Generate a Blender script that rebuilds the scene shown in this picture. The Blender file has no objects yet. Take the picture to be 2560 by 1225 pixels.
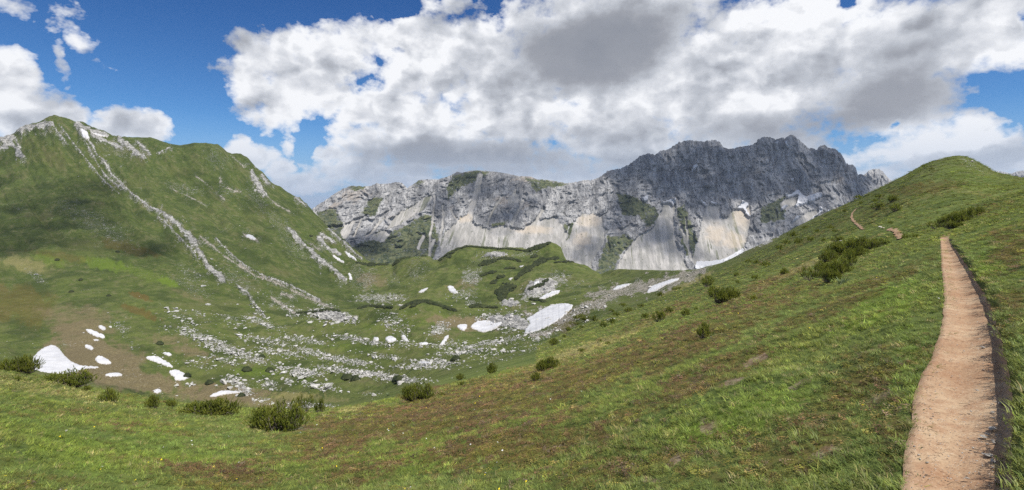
import bpy, math, random
import numpy as np
from mathutils import Vector, noise as mnoise

# ------------------------------------------------------------------ camera
SC = bpy.context.scene
COL = SC.collection
RAD = math.radians
F = 1280.0           # focal length in photograph pixels (2560 wide, 90 degrees)
HX, HY = 1280.0, 512.0
cam_d = bpy.data.cameras.new("camera")
cam = bpy.data.objects.new("camera", cam_d)
COL.objects.link(cam)
cam_d.sensor_width = 36.0
cam_d.lens = 18.0
cam_d.shift_y = -(612.5 - HY) / 2560.0
cam_d.clip_start = 0.05
cam_d.clip_end = 200000.0
cam.location = (0, 0, 0)
cam.rotation_euler = (RAD(90), 0, 0)
SC.camera = cam

# ------------------------------------------------------------------ light
SUN_AZ, SUN_EL = RAD(128.0), RAD(62.0)       # azimuth clockwise from +Y
SUN = Vector((math.sin(SUN_AZ) * math.cos(SUN_EL), math.cos(SUN_AZ) * math.cos(SUN_EL), math.sin(SUN_EL)))
sl = bpy.data.lights.new("sun", 'SUN')
sl.energy = 4.8
sl.angle = RAD(0.53)
sl.color = (1.0, 0.955, 0.89)
so = bpy.data.objects.new("sun", sl)
COL.objects.link(so)
so.rotation_euler = SUN.to_track_quat('Z', 'Y').to_euler()

SC.view_settings.view_transform = 'Standard'
SC.view_settings.look = 'None'
SC.view_settings.exposure = 0.3
SC.view_settings.gamma = 1.0
SC.view_settings.use_curve_mapping = False
SC.cycles.max_bounces = 6
SC.cycles.diffuse_bounces = 3
SC.cycles.transparent_max_bounces = 40
SC.cycles.volume_bounces = 0
SC.cycles.use_denoising = False
SC.cycles.use_adaptive_sampling = True
SC.cycles.adaptive_threshold = 0.005
SC.cycles.adaptive_min_samples = 12

class NT:
    """small helper to wire shader nodes"""
    def __init__(s, tree):
        s.t = tree; tree.nodes.clear()
    def n(s, typ, ins=None, **kw):
        nd = s.t.nodes.new(typ)
        for k, v in kw.items(): setattr(nd, k, v)
        for k, v in (ins or {}).items():
            sock = nd.inputs[k]
            if isinstance(v, bpy.types.NodeSocket): s.t.links.new(v, sock)
            else: sock.default_value = v
        return nd
    def m(s, op, a, b=None, c=None, clamp=False):
        ins = {0: a}
        if b is not None: ins[1] = b
        if c is not None: ins[2] = c
        return s.n('ShaderNodeMath', ins, operation=op, use_clamp=clamp).outputs[0]
    def v(s, op, a, b=None, c=None):
        ins = {0: a}
        if b is not None: ins[1] = b
        if c is not None: ins[2] = c
        nd = s.n('ShaderNodeVectorMath', ins, operation=op)
        return nd.outputs['Value'] if op in ('LENGTH', 'DOT_PRODUCT', 'DISTANCE') else nd.outputs[0]
    def noise(s, vec, scale, detail=4.0, rough=0.5, lac=2.0, dist=0.0, typ='FBM', color=False):
        nd = s.n('ShaderNodeTexNoise', {'Vector': vec, 'Scale': scale, 'Detail': detail, 'Roughness': rough, 'Lacunarity': lac, 'Distortion': dist})
        nd.noise_type = typ
        return nd.outputs['Color' if color else 'Fac']
    def mix(s, f, a, b, typ='MIX'):
        nd = s.n('ShaderNodeMix', data_type='RGBA', blend_type=typ)
        for i, v in ((0, f), (6, a), (7, b)):
            if isinstance(v, bpy.types.NodeSocket): s.t.links.new(v, nd.inputs[i])
            elif i and len(v) == 3: nd.inputs[i].default_value = (*v, 1)
            else: nd.inputs[i].default_value = v
        return nd.outputs[2]
    def ramp(s, f, lo, hi, a=0.0, b=1.0, smooth=True):
        nd = s.n('ShaderNodeMapRange', {0: f, 1: lo, 2: hi, 3: a, 4: b}, clamp=True)
        if smooth: nd.interpolation_type = 'SMOOTHSTEP'
        return nd.outputs[0]

def px_dir(x, y):
    u = (x - HX) / F; v = (HY - y) / F
    az = math.atan(u)
    return az, math.atan(v * math.cos(az))

# ------------------------------------------------------------------ sky
def make_world():
    W = bpy.data.worlds.new("World"); SC.world = W; W.use_nodes = True
    T = NT(W.node_tree)
    out = T.n('ShaderNodeOutputWorld')
    bg = T.n('ShaderNodeBackground', {'Strength': 0.085})
    T.t.links.new(bg.outputs[0], out.inputs[0])
    sky = T.n('ShaderNodeTexSky', sky_type='NISHITA', sun_disc=False, sun_elevation=SUN_EL, sun_rotation=SUN_AZ, altitude=2000.0, air_density=1.0, dust_density=0.6, ozone_density=2.0)
    co = T.n('ShaderNodeTexCoord').outputs['Generated']
    d = T.v('NORMALIZE', co)
    sep = T.n('ShaderNodeSeparateXYZ', {0: d})
    X, Y, Z = sep.outputs
    az = T.m('ARCTAN2', X, Y)
    el = T.m('ARCSINE', Z)
    nv = T.v('MULTIPLY', d, (1, 1, 1.35))
    wn = T.noise(nv, 9.0, 6, 0.6, color=True)               # warp so that no blob keeps its round outline
    wv = T.v('SUBTRACT', wn, (0.5, 0.5, 0.5))
    q0 = T.n('ShaderNodeCombineXYZ', {0: az, 1: el}).outputs[0]
    q = T.v('MULTIPLY_ADD', wv, (0.075, 0.06, 0), q0)
    def blobs(lst, combine):
        acc = None
        for (x, y, rx, ry, w, *bias) in lst:
            a, e = px_dir(x, y)
            a1, _ = px_dir(x + rx, y); a0, _ = px_dir(x - rx, y)
            _, e1 = px_dir(x, y - ry); _, e0 = px_dir(x, y + ry)
            ra, re = (a1 - a0) / 2, (e1 - e0) / 2
            l = T.v('MULTIPLY_ADD', q, (1 / ra, 1 / re, 0), (-a / ra, -e / re, 0))
            g = T.m('MULTIPLY_ADD', T.v('DOT_PRODUCT', l, l), -w, w + (bias[0] if bias else 0.0))     # w*(1-r^2)
            if acc is None: acc = T.m('MAXIMUM', g, -1.5 if combine != 'ADD' else 0.0)
            elif combine == 'ADD': acc = T.m('ADD', acc, T.m('MAXIMUM', g, 0.0))
            else: acc = T.m('SMOOTH_MAX', acc, g, 0.35)
        return acc
    COV = CLOUDS
    cov = blobs(COV, 'MAX')
    holes = blobs(HOLES, 'ADD')
    dark = blobs(DARKS, 'ADD')
    light = blobs(LIGHTS, 'ADD')
    # beyond the frame the cloud cover carries on as loose cumulus
    aw = T.m('ABSOLUTE', az)
    outside = T.m('MAXIMUM', T.ramp(aw, 0.80, 1.0), T.ramp(el, 0.44, 0.62))
    far = T.m('MULTIPLY_ADD', T.noise(nv, 2.2, 3, 0.5), 4.0, -2.0)
    far = T.m('MINIMUM', far, 0.7)
    cov = T.m('MAXIMUM', cov, T.m('MULTIPLY_ADD', T.m('SUBTRACT', 1.0, outside), -3.0, far))
    cov = T.m('SUBTRACT', cov, holes)
    # billows: rounded puffs (inverted smooth cells) over a fractal body
    wv2 = T.v('MULTIPLY_ADD', wv, (0.09, 0.09, 0.09), nv)
    lit = (-0.55, 0.0, 0.84)
    def puffs(vec, sc, det):
        return T.n('ShaderNodeTexVoronoi', {'Vector': vec, 'Scale': sc, 'Detail': det, 'Roughness': 0.45}, feature='F1').outputs['Distance']
    def field(off):
        p1 = T.v('ADD', wv2, tuple(c * off for c in lit)) if off else wv2
        return T.m('MULTIPLY_ADD', puffs(p1, 10.0, 2.0), -1.0, 0.55)
    b0 = field(0); b1 = field(0.022)
    f0 = T.noise(nv, 4.2, 5, 0.52)
    f1 = T.noise(nv, 8.0, 6, 0.53)
    g0 = T.noise(wv2, 6.0, 3.5, 0.5); g1 = T.noise(T.v('ADD', wv2, tuple(c * 0.035 for c in lit)), 6.0, 3.5, 0.5)
    wisp = T.noise(nv, 40.0, 3, 0.62)
    n = T.m('ADD', T.m('MULTIPLY_ADD', f1, 4.4, -2.2), T.m('MULTIPLY_ADD', wisp, 2.4, -1.2))
    n = T.m('ADD', n, T.m('MULTIPLY', b0, 1.3))
    dens = T.m('ADD', T.m('ADD', cov, 0.32), n)
    alpha = T.m('DIVIDE', T.m('ADD', dens, 0.16), 1.20, clamp=True)
    alpha = T.m('SUBTRACT', 1.0, T.m('POWER', T.m('SUBTRACT', 1.0, alpha), 1.8))
    thick = T.ramp(dens, 0.4, 3.0, 0.0, 1.0)
    relief = T.m('ADD', T.m('MULTIPLY', T.m('SUBTRACT', b0, b1), 0.55), T.m('MULTIPLY', T.m('SUBTRACT', g0, g1), 2.1))
    relief = T.m('ADD', relief, T.m('MULTIPLY_ADD', f0, 0.75, -0.375))
    relief = T.m('ADD', relief, T.m('MULTIPLY_ADD', f1, 0.10, -0.05))
    b = T.m('SUBTRACT', 0.91, T.m('MULTIPLY', thick, 0.24))
    dk = T.m('MULTIPLY', dark, T.m('MULTIPLY_ADD', f0, 0.8, 0.6))
    relief = T.m('MULTIPLY', relief, T.m('SUBTRACT', 1.0, T.m('MINIMUM', T.m('MULTIPLY', dk, 0.6), 0.8)))
    b = T.m('SUBTRACT', b, T.m('MULTIPLY', dk, 0.27))
    b = T.m('ADD', b, T.m('MULTIPLY', light, 0.11))
    b = T.m('ADD', b, relief)
    b = T.m('SMOOTH_MAX', b, T.m('ADD', T.m('MULTIPLY_ADD', f0, 0.45, -0.06), T.m('MULTIPLY', f1, 0.24)), 0.2)
    b = T.m('MINIMUM', b, 0.99)
    ccol = T.n('ShaderNodeValToRGB', {0: b})
    r = ccol.color_ramp; r.elements[0].position = 0.22; r.elements[0].color = (0.235, 0.255, 0.300, 1)
    r.elements[1].position = 0.98; r.elements[1].color = (0.92, 0.93, 0.955, 1)
    for p_, c_ in ((0.40, (0.33, 0.345, 0.385)), (0.62, (0.49, 0.515, 0.565)), (0.80, (0.68, 0.70, 0.745))):
        e = r.elements.new(p_); e.color = (*c_, 1)
    # clear air: deep blue overhead, paler toward the horizon
    tint = T.mix(T.ramp(el, 0.0, 0.42), (0.42, 0.82, 1.12), (0.18, 0.52, 0.93))
    blue = T.mix(1.0, sky.outputs[0], tint, 'MULTIPLY')
    blue = T.v('SCALE', blue); blue.node.inputs['Scale'].default_value = SKYK
    hz = T.ramp(el, -0.01, 0.17, 0.95, 0.0)
    hazec = (0.30 * 10, 0.45 * 10, 0.66 * 10)
    blue = T.mix(hz, blue, hazec)
    # clouds near the horizon stand behind more air
    cl = T.v('SCALE', ccol.outputs[0]); cl.node.inputs['Scale'].default_value = 10.0
    cl = T.mix(T.ramp(el, -0.01, 0.16, 0.72, 0.0), cl, (0.40 * 10, 0.50 * 10, 0.66 * 10))
    col = T.mix(alpha, blue, cl)
    # below the horizon: dull land, seen by nothing but upward bounces
    col = T.mix(T.ramp(Z, -0.02, -0.005, 1, 0), col, (1.6, 2.0, 2.6))
    T.t.links.new(col, bg.inputs[0])
    W.cycles.sampling_method = 'MANUAL'
    W.cycles.sample_map_resolution = 512

SKYK = 1.0
#          x     y    rx   ry   weight : cumulus bodies, as directions from the viewpoint
CLOUDS = [(15, 235, 95, 110, 1.8), (70, 290, 120, 100, 1.8), (165, 290, 50, 66, 1.5), (150, 330, 90, 60, 1.2), (-60, 260, 120, 140, 1.4),
          (300, 305, 80, 62, 1.6), (365, 312, 60, 54, 1.6), (255, 325, 40, 50, 1.2),
          (172, 45, 66, 46, 0.8, -0.35), (35, 10, 90, 34, 0.8, -0.3), (215, 115, 56, 40, 0.8, -0.5), (265, 160, 60, 34, 0.8, -0.45), (148, 160, 24, 80, 0.8, -0.5), (345, 195, 30, 16, .6, -.7), (560, 175, 40, 20, .6, -.5),
          (600, 362, 40, 40, 1.8), (636, 392, 60, 44, 1.9), (690, 418, 40, 34, 1.6), (716, 370, 16, 50, 0.7, -0.3),
          (640, 130, 80, 62, 1.1), (720, 120, 95, 75, 1.3), (800, 105, 95, 70, 1.3), (900, 95, 85, 62, 1.2), (630, 235, 78, 60, 1.3),
          (700, 255, 110, 66, 1.4), (790, 220, 90, 90, 1.4), (860, 150, 80, 60, 1.3), (960, 100, 60, 60, 1.1),
          (1100, 60, 120, 90, 1.5), (1030, 120, 80, 80, 1.4), (1080, 190, 130, 110, 1.5), (1200, 150, 130, 150, 1.7),
          (900, 285, 66, 60, 1.3), (960, 260, 90, 62, 1.4), (860, 340, 40, 40, 1.2), (930, 360, 110, 60, 1.5), (1080, 330, 220, 100, 1.8),
          (840, 400, 60, 30, 1.1), (960, 420, 190, 36, 1.4), (1250, 390, 260, 70, 1.8), (1300, 250, 240, 180, 2.0),
          (800, 448, 90, 16, 0.9), (1000, 452, 200, 22, 1.1),
          (1500, 120, 330, 220, 2.3), (1560, 330, 200, 110, 1.9), (1800, 200, 350, 220, 2.3), (2080, 200, 330, 200, 2.3),
          (2300, 110, 300, 120, 2.2), (2420, 60, 260, 120, 1.8), (2200, 250, 240, 100, 2.0), (2520, 130, 100, 60, 1.5),
          (1850, 340, 300, 70, 1.7), (2280, 350, 190, 60, 1.5), (2420, 305, 60, 56, 1.2), (2360, 390, 260, 60, 1.4), (2460, 345, 45, 32, 1.2),
          (2520, 395, 110, 50, 1.5), (2350, 360, 200, 70, 1.5), (2250, 430, 260, 36, 1.3), (1900, 400, 400, 60, 1.4), (1650, 380, 200, 60, 1.4), (760, 452, 110, 18, 1.0), (880, 440, 120, 26, 1.2), (1450, 410, 130, 46, 1.4), (1560, 400, 110, 50, 1.4), (1700, 445, 800, 44, 1.6), (1150, 458, 330, 26, 1.2), (700, 462, 60, 14, .8, -.1), (800, 470, 160, 14, .7, -.2), (2350, 450, 300, 30, 1.2), (2640, 400, 100, 60, 1.3)]
HOLES = [(2103, 2, 34, 30, 2.6), (2243, 303, 16, 16, 1.3), (925, 215, 40, 18, 0.7), (1000, 132, 22, 14, 1.4), (735, 140, 14, 34, 0.8),
         (2560, 50, 20, 30, 1.2), (980, 12, 90, 34, 2.6), (2520, 250, 80, 40, 1.2), (2510, 330, 40, 25, 1.0), (768, 350, 22, 60, 1.5)]
DARKS = [(1480, 120, 260, 150, 1.55), (1390, 130, 150, 90, 0.7), (1620, 60, 220, 80, 0.7), (1180, 395, 330, 52, 1.7), (1000, 388, 160, 26, 0.8), (1500, 415, 260, 48, 1.1),
         (1560, 320, 130, 60, 0.5), (1330, 330, 120, 40, 0.6), (2230, 250, 300, 90, 1.15), (1900, 330, 300, 66, 1.2), (2250, 180, 220, 110, 0.6), (2060, 300, 200, 60, 0.5),
         (330, 310, 70, 50, 0.75), (2400, 400, 260, 26, 0.8), (1100, 440, 420, 26, 0.9), (40, 300, 90, 40, 0.25), (700, 290, 100, 36, 0.2)]
LIGHTS = [(1110, 110, 90, 90, 0.8), (640, 130, 80, 70, 0.6), (30, 190, 60, 60, 0.8), (900, 280, 70, 50, 0.8), (1850, 60, 180, 60, 1.0), (2110, 50, 120, 60, 0.7),
          (2400, 320, 120, 60, 1.3), (2260, 340, 90, 40, 1.0), (1450, 405, 80, 24, 1.2), (1560, 300, 60, 40, 0.9), (640, 385, 90, 50, 1.0), (1600, 370, 120, 24, 1.2),
          (350, 265, 40, 20, 0.9), (1280, 340, 120, 26, 0.9), (2320, 20, 200, 30, 0.5), (1990, 350, 60, 20, 1.0), (2300, 400, 60, 24, 1.0)]
make_world()

# ------------------------------------------------------------------ numeric helpers
def fade(t): return t * t * t * (t * (t * 6 - 15) + 10)
_rs = np.random.RandomState(7)
_perm = np.concatenate([_rs.permutation(4096)] * 2).astype(np.int64)
_g2 = _rs.rand(4096) * 2 * np.pi
_gx, _gy = np.cos(_g2), np.sin(_g2)
def perlin(x, y):
    x = np.asarray(x, float); y = np.asarray(y, float)
    xi = np.floor(x).astype(np.int64); yi = np.floor(y).astype(np.int64)
    xf, yf = x - xi, y - yi
    u, v = fade(xf), fade(yf)
    def g(ix, iy, dx, dy):
        h = _perm[(_perm[ix & 4095] + iy) & 4095]
        return _gx[h] * dx + _gy[h] * dy
    a = g(xi, yi, xf, yf); b = g(xi + 1, yi, xf - 1, yf)
    c = g(xi, yi + 1, xf, yf - 1); d = g(xi + 1, yi + 1, xf - 1, yf - 1)
    return (a + u * (b - a)) * (1 - v) + (c + u * (d - c)) * v
def fbm(x, y, oct=4, rough=0.5, lac=2.03, ridged=False):
    s = 0.0; a = 1.0; tot = 0.0
    for o in range(oct):
        p = perlin(x + 17.3 * o, y - 9.1 * o)
        s = s + a * ((1 - 2.2 * np.abs(p)) if ridged else 1.6 * p)
        tot += a; a *= rough; x = x * lac; y = y * lac
    return s / tot
def sstep(x, a, b):
    t = np.clip((x - a) / (b - a), 0, 1); return t * t * (3 - 2 * t)
def gauss(a, sig):
    r = int(3 * sig); k = np.exp(-0.5 * (np.arange(-r, r + 1) / sig) ** 2); k /= k.sum()
    p = np.pad(a, r, mode='edge'); return np.convolve(p, k, 'valid')

def tag(o, label=None, cat=None, group=None, kind=None):
    if label: o['label'] = label
    if cat: o['category'] = cat
    if group: o['group'] = group
    if kind: o['kind'] = kind
    return o
def link(name, me, mat=None, parent=None, smooth=False):
    if mat is not None and len(me.materials) == 0: me.materials.append(mat)
    if smooth: me.polygons.foreach_set('use_smooth', np.ones(len(me.polygons), bool))
    o = bpy.data.objects.new(name, me); COL.objects.link(o)
    if parent is not None: o.parent = parent
    return o
def np_mesh(name, verts, faces, attrs=None):
    """verts Nx3, faces Mx3 or Mx4"""
    me = bpy.data.meshes.new(name)
    verts = np.asarray(verts, np.float32); faces = np.asarray(faces, np.int32)
    k = faces.shape[1]
    me.vertices.add(len(verts)); me.vertices.foreach_set('co', verts.ravel())
    me.loops.add(faces.size); me.loops.foreach_set('vertex_index', faces.ravel())
    me.polygons.add(len(faces)); me.polygons.foreach_set('loop_start', np.arange(0, faces.size, k, dtype=np.int32))
    for nm, arr in (attrs or {}).items():
        a = me.attributes.new(nm, 'FLOAT_COLOR', 'POINT')
        d = np.ones((len(verts), 4), np.float32); d[:, :3] = arr
        a.data.foreach_set('color', d.ravel())
    me.update(calc_edges=True)
    return me

# ------------------------------------------------------------------ the lie of the land
# columns are bearings (given as picture x), rows are distances; every knot is (distance m, picture y)
CX = np.arange(-300, 2861, 2.5)
NC = len(CX)
YB = np.interp(CX, [-300, 0, 200, 440, 690, 860, 1045, 1220, 1370, 1600, 1810, 2000, 2100, 2250, 2390, 2560, 2860],
               [860, 870, 920, 965, 985, 975, 945, 903, 872, 795, 711, 655, 622, 560, 512, 450, 345])
YB = gauss(YB, 18)
COLS = {  # x : [(D,y) ...] for knots 5.. ; the sky line is given apart
 -300: [(45, 905), (95, 955), (250, 930), (300, 880), (380, 810), (480, 720), (600, 620), (720, 540), (850, 470), (1050, 395)],
 0:    [(45, 915), (90, 960), (250, 935), (300, 895), (380, 830), (480, 740), (600, 640), (720, 560), (850, 480), (1050, 345)],
 200:  [(45, 968), (90, 1010), (255, 965), (305, 905), (370, 840), (460, 765), (580, 665), (710, 575), (870, 470), (1090, 310)],
 440:  [(45, 1011), (90, 1050), (260, 1000), (310, 920), (360, 860), (440, 790), (560, 700), (700, 610), (880, 500), (1100, 358)],
 690:  [(45, 1028), (90, 1065), (250, 1010), (310, 930), (370, 870), (440, 815), (560, 745), (720, 660), (900, 560), (1120, 450)],
 860:  [(45, 1022), (80, 1030), (220, 990), (290, 925), (360, 860), (440, 788), (560, 768), (700, 725), (850, 665), (1000, 600)],
 960:  [(45, 1003), (80, 1005), (200, 975), (280, 910), (360, 840), (430, 770), (500, 776), (600, 740), (700, 700), (820, 656)],
 1045: [(45, 988), (85, 975), (170, 950), (270, 885), (370, 810), (420, 752), (480, 768), (560, 745), (650, 700), (760, 642)],
 1220: [(45, 948), (90, 925), (160, 905), (250, 885), (370, 822), (440, 768), (500, 767), (560, 720), (650, 665), (740, 613)],
 1370: [(45, 917), (90, 887), (150, 865), (230, 840), (300, 800), (390, 764), (460, 736), (540, 700), (620, 655), (700, 606)],
 1500: [(45, 876), (90, 838), (150, 813), (220, 786), (290, 760), (360, 743), (430, 725), (500, 708), (560, 694), (620, 682)],
 1600: [(45, 840), (80, 812), (120, 793), (170, 775), (220, 755), (280, 737), (340, 717), (400, 700), (450, 686), (500, 672)],
 1740: [(45, 785), (65, 765), (90, 750), (120, 736), (150, 723), (180, 711), (210, 701), (245, 692), (275, 684), (310, 676)],
 1860: [(45, 735), (60, 720), (80, 706), (100, 694), (120, 684), (145, 672), (170, 661), (195, 650), (220, 640), (250, 629)],
 1970: [(45, 712), (58, 692), (72, 674), (88, 658), (105, 645), (125, 630), (145, 616), (165, 604), (190, 592), (220, 580)],
 2100: [(45, 667), (58, 648), (70, 630), (82, 612), (95, 595), (110, 578), (130, 560), (150, 545), (170, 532), (195, 518)],
 2220: [(45, 617), (55, 600), (65, 580), (75, 562), (88, 545), (102, 527), (118, 510), (135, 494), (155, 478), (180, 461)],
 2300: [(45, 588), (54, 574), (63, 556), (72, 538), (84, 518), (98, 498), (112, 478), (130, 457), (150, 437), (175, 415)],
 2390: [(45, 560), (54, 548), (63, 530), (72, 512), (84, 492), (98, 470), (112, 450), (130, 430), (150, 410), (170, 391)],
 2450: [(45, 537), (54, 526), (63, 512), (72, 498), (84, 482), (98, 466), (112, 451), (130, 435), (150, 420), (170, 405)],
 2490: [(45, 520), (54, 510), (63, 500), (72, 491), (84, 481), (98, 471), (112, 461), (130, 451), (150, 441), (175, 431)],
 2560: [(45, 492), (54, 486), (63, 480), (72, 475), (84, 470), (98, 465), (112, 460), (130, 455), (150, 451), (180, 446)],
 2860: [(45, 388), (54, 380), (63, 372), (72, 365), (84, 359), (98, 354), (112, 350), (130, 347), (150, 344), (180, 342)],
}
SKYL = [(-300, 400), (-100, 372), (0, 346), (20, 343), (40, 333), (52, 322), (70, 316), (85, 309), (100, 305), (115, 298), (125, 292), (135, 289), (150, 293), (165, 297), (178, 303), (193, 309), (198, 304),
        (208, 305), (216, 311), (232, 319), (250, 325), (262, 331), (280, 341), (300, 346), (322, 346), (350, 345), (372, 345), (392, 350), (414, 357), (432, 362), (452, 364), (470, 361), (485, 359),
        (520, 360), (546, 362), (556, 370), (566, 380), (580, 386), (592, 385), (602, 387), (618, 396), (630, 410), (640, 422), (655, 432), (668, 447), (680, 459), (700, 470), (720, 484), (735, 492),
        (752, 500), (764, 511), (775, 521), (786, 534), (800, 547), (812, 560), (826, 575), (838, 584), (850, 592), (862, 601), (872, 612), (882, 624), (893, 633), (905, 644), (917, 654), (940, 657),
        (965, 659), (980, 660), (992, 648), (1003, 645), (1030, 643), (1060, 640), (1075, 641), (1084, 650), (1093, 650), (1106, 642), (1118, 631), (1132, 624), (1155, 617), (1176, 613), (1210, 617),
        (1240, 621), (1270, 619), (1300, 622), (1318, 625), (1340, 617), (1358, 611), (1374, 604), (1390, 609), (1402, 618), (1410, 640), (1417, 652), (1440, 658), (1458, 664), (1480, 675), (1502, 686),
        (1512, 681), (1528, 675), (1550, 673), (1580, 674), (1620, 675), (1680, 676), (1720, 675), (1745, 672), (1780, 664), (1810, 655), (1840, 641), (1860, 629), (1880, 621), (1900, 612), (1925, 600),
        (1945, 592), (1970, 579), (2000, 563), (2035, 546), (2070, 529), (2100, 516), (2130, 503), (2160, 489), (2190, 474), (2218, 461), (2240, 449), (2262, 438), (2285, 424), (2305, 413), (2330, 403),
        (2350, 399), (2370, 393), (2395, 390), (2415, 392), (2435, 400), (2455, 410), (2472, 420), (2484, 430), (2500, 434), (2520, 438), (2540, 443), (2560, 446), (2860, 341)]
kx = sorted(COLS)
KD, KY = [], []
for D0, add in ((0.5, None), (1.2, None), (2.4, None), (5.0, None), (11.0, None), (24.0, None)):
    KD.append(np.full(NC, D0)); KY.append(YB + 2048.0 / D0)
for i in range(10):
    d = np.interp(CX, kx, [math.log(COLS[k][i][0]) for k in kx]); y = np.interp(CX, kx, [COLS[k][i][1] for k in kx])
    KD.append(np.exp(gauss(d, 10))); KY.append(gauss(y, 10))
sky_s = KY[-1]
KY[-1] = np.interp(CX, *zip(*SKYL)).astype(float)
KY[-1] += fbm(CX / 11.0, CX * 0 + 3.3, 3, 0.6) * np.interp(CX, [0, 150, 300, 900, 1000, 3000], [3.2, 2.5, 1.2, 1.2, .6, .5])
# keep the band under the sky line below it where it is meant to be seen
for j in (2, 3, 4):
    KY[-j] = np.maximum(KY[-j], KY[-1] + np.where(CX < 1750, 10, 4) * (j - 1))
KD.append(KD[-1] * 1.04); KY.append(KY[-1] + 16)
KD.append(KD[-1] * 1.5); KY.append(KY[-1] + 120)
KD = np.array(KD); KY = np.array(KY); LD = np.log(KD)
ROWS = [6, 14, 60, 90, 55, 32, 24, 26, 44, 44, 42, 42, 44, 46, 62, 6, 4]
def hermite(LD, KY, rows):
    h = np.diff(LD, axis=0); dl = np.diff(KY, axis=0) / h
    m = np.zeros_like(KY); m[0] = dl[0]; m[-1] = dl[-1]
    a, b = dl[:-1], dl[1:]
    w1 = 2 * h[1:] + h[:-1]; w2 = h[1:] + 2 * h[:-1]
    with np.errstate(divide='ignore', invalid='ignore'):
        hm = (w1 + w2) / (w1 / a + w2 / b)
    m[1:-1] = np.where(a * b > 0, hm, 0)
    oL, oY = [], []
    for k, n in enumerate(rows):
        t = (np.arange(n) / n)[:, None]
        t2, t3 = t * t, t * t * t
        oL.append(LD[k] + t * h[k])
        oY.append((2 * t3 - 3 * t2 + 1) * KY[k] + (t3 - 2 * t2 + t) * h[k] * m[k] + (-2 * t3 + 3 * t2) * KY[k + 1] + (t3 - t2) * h[k] * m[k + 1])
    oL.append(LD[-1:]); oY.append(KY[-1:])
    return np.concatenate(oL), np.concatenate(oY)
GL, GY = hermite(LD, KY, ROWS)
GD = np.exp(GL); NR = GD.shape[0]
GX = np.broadcast_to(CX, GD.shape)
SKYROW = sum(ROWS[:15])            # row index of the sky line

# the footpath: left and right edge (picture x) against y, turned into edge against distance
PATH_L = [(1500, 2262), (1225, 2277), (1139, 2284), (1070, 2298), (1001, 2305), (932, 2322), (890, 2346), (808, 2367), (739, 2368), (670, 2359), (630, 2355), (596, 2352)]
PATH_R = [(1500, 2520), (1225, 2520), (1070, 2524), (1001, 2526), (932, 2522), (880, 2511), (828, 2500), (773, 2484), (697, 2441), (645, 2407), (613, 2381), (596, 2374)]
def edge_of(tab):
    ys = np.array([t[0] for t in tab], float); xs = np.array([t[1] for t in tab], float)
    yb = np.interp(xs, CX, YB); d = 2048.0 / (ys - yb)
    return d, xs
PLd, PLx = edge_of(PATH_L); PRd, PRx = edge_of(PATH_R)
PLx = np.array(PLx); PRx = np.array(PRx)
def path_edges(D, rag=1.0):
    j = fbm(D * 3.1, D * 0 + 5, 4, .65) * 16.0 / np.maximum(D, 1) ** 0.8; j2 = fbm(D * 3.7, D * 0 + 15, 4, .65) * 22.0 / np.maximum(D, 1) ** 0.8
    w = j + np.sin(D * 5.1) * 3.0 / np.maximum(D, 1) ** 0.6 + np.sin(D * 11.7 + 1) * 2.4 / np.maximum(D, 1) ** 0.6
    w2 = j2 + np.sin(D * 6.3 + 2) * 4.2 / np.maximum(D, 1) ** 0.6 + np.sin(D * 13.1 + 4) * 3.2 / np.maximum(D, 1) ** 0.6
    return np.interp(D, PLd, PLx) + w * rag, np.interp(D, PRd, PRx) + w2 * rag
PATH_END = PLd[-1] * 1.12
# world heights of the undisturbed ground
GZ = (HY - GY) / F * GD
xl, xr = path_edges(GD)
wl = (GX - xl) / F * GD * 0.76           # metres right of the left edge
wr = (GX - xr) / F * GD * 0.76
on = 1 - sstep(GD, PATH_END * 0.86, PATH_END)
xls, xrs = path_edges(GD, 0.0); wls = (GX - xls) / F * GD * 0.76
ZL = np.empty_like(GZ)
for r in range(NR):
    ZL[r] = np.interp(xls[r], CX, GZ[r])
flat = ZL - 0.008 + np.maximum(GZ - ZL - 0.05, 0) * 0.34 * sstep(wls, 0.0, 0.45)
inside = sstep(wl, -0.10, 0.03) * (1 - sstep(wr, 0.0, 0.05))
bankup = np.exp(-((wr - 0.13) / 0.12) ** 2) * 0.045 * (wr > -0.02)       # turf lip above the cut bank
GZ = GZ * (1 - inside * on) + flat * inside * on + bankup * on
def yimg(Z, D): return HY - F * Z / D
# relief
WX = (GX - HX) / F * GD; WY = GD
basin = sstep(GD, 120, 240) * (1 - sstep(GL, math.log(420), math.log(560))) * (1 - sstep(GX, 1380, 1650))
tofar = sstep(GD, 60, 300)
sky_f = 1 - 0.75 * sstep(np.arange(NR)[:, None], SKYROW - 14, SKYROW) * np.ones((1, NC))
mountain = sstep(GD, 420, 560) * (1 - sstep(GX, 880, 960))
hills = sstep(GD, 430, 520) * sstep(GX, 860, 960) * (1 - sstep(GX, 1480, 1600))
dz = basin * (fbm(WX / 34, WY / 34, 3) * 4.2 + fbm(WX / 11, WY / 11, 3, 0.55, ridged=True) * 1.6)
cc = GX - GY * 0.72
gul = fbm(cc / 75 + fbm(GX / 160, GY / 160, 2) * 0.5, GY / 500, 4, 0.5, ridged=True)
dz += mountain * (gul * 10.0 * sstep(GD, 480, 760) + fbm(WX / 60, WY / 60, 4) * 5.0 + fbm(cc / 22, GY / 200, 3, .5) * 2.0 * sstep(GD, 520, 800)) * sky_f
dz += hills * (fbm(WX / 40, WY / 40, 4, 0.55) * 5.0 + fbm(WX / 16, WY / 16, 3, .6, ridged=True) * 1.6) * sky_f
nearm = 1 - sstep(GD, 30, 90)
rs = sstep(GX, 1250, 1500) * sstep(GD, 28, 70)
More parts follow.
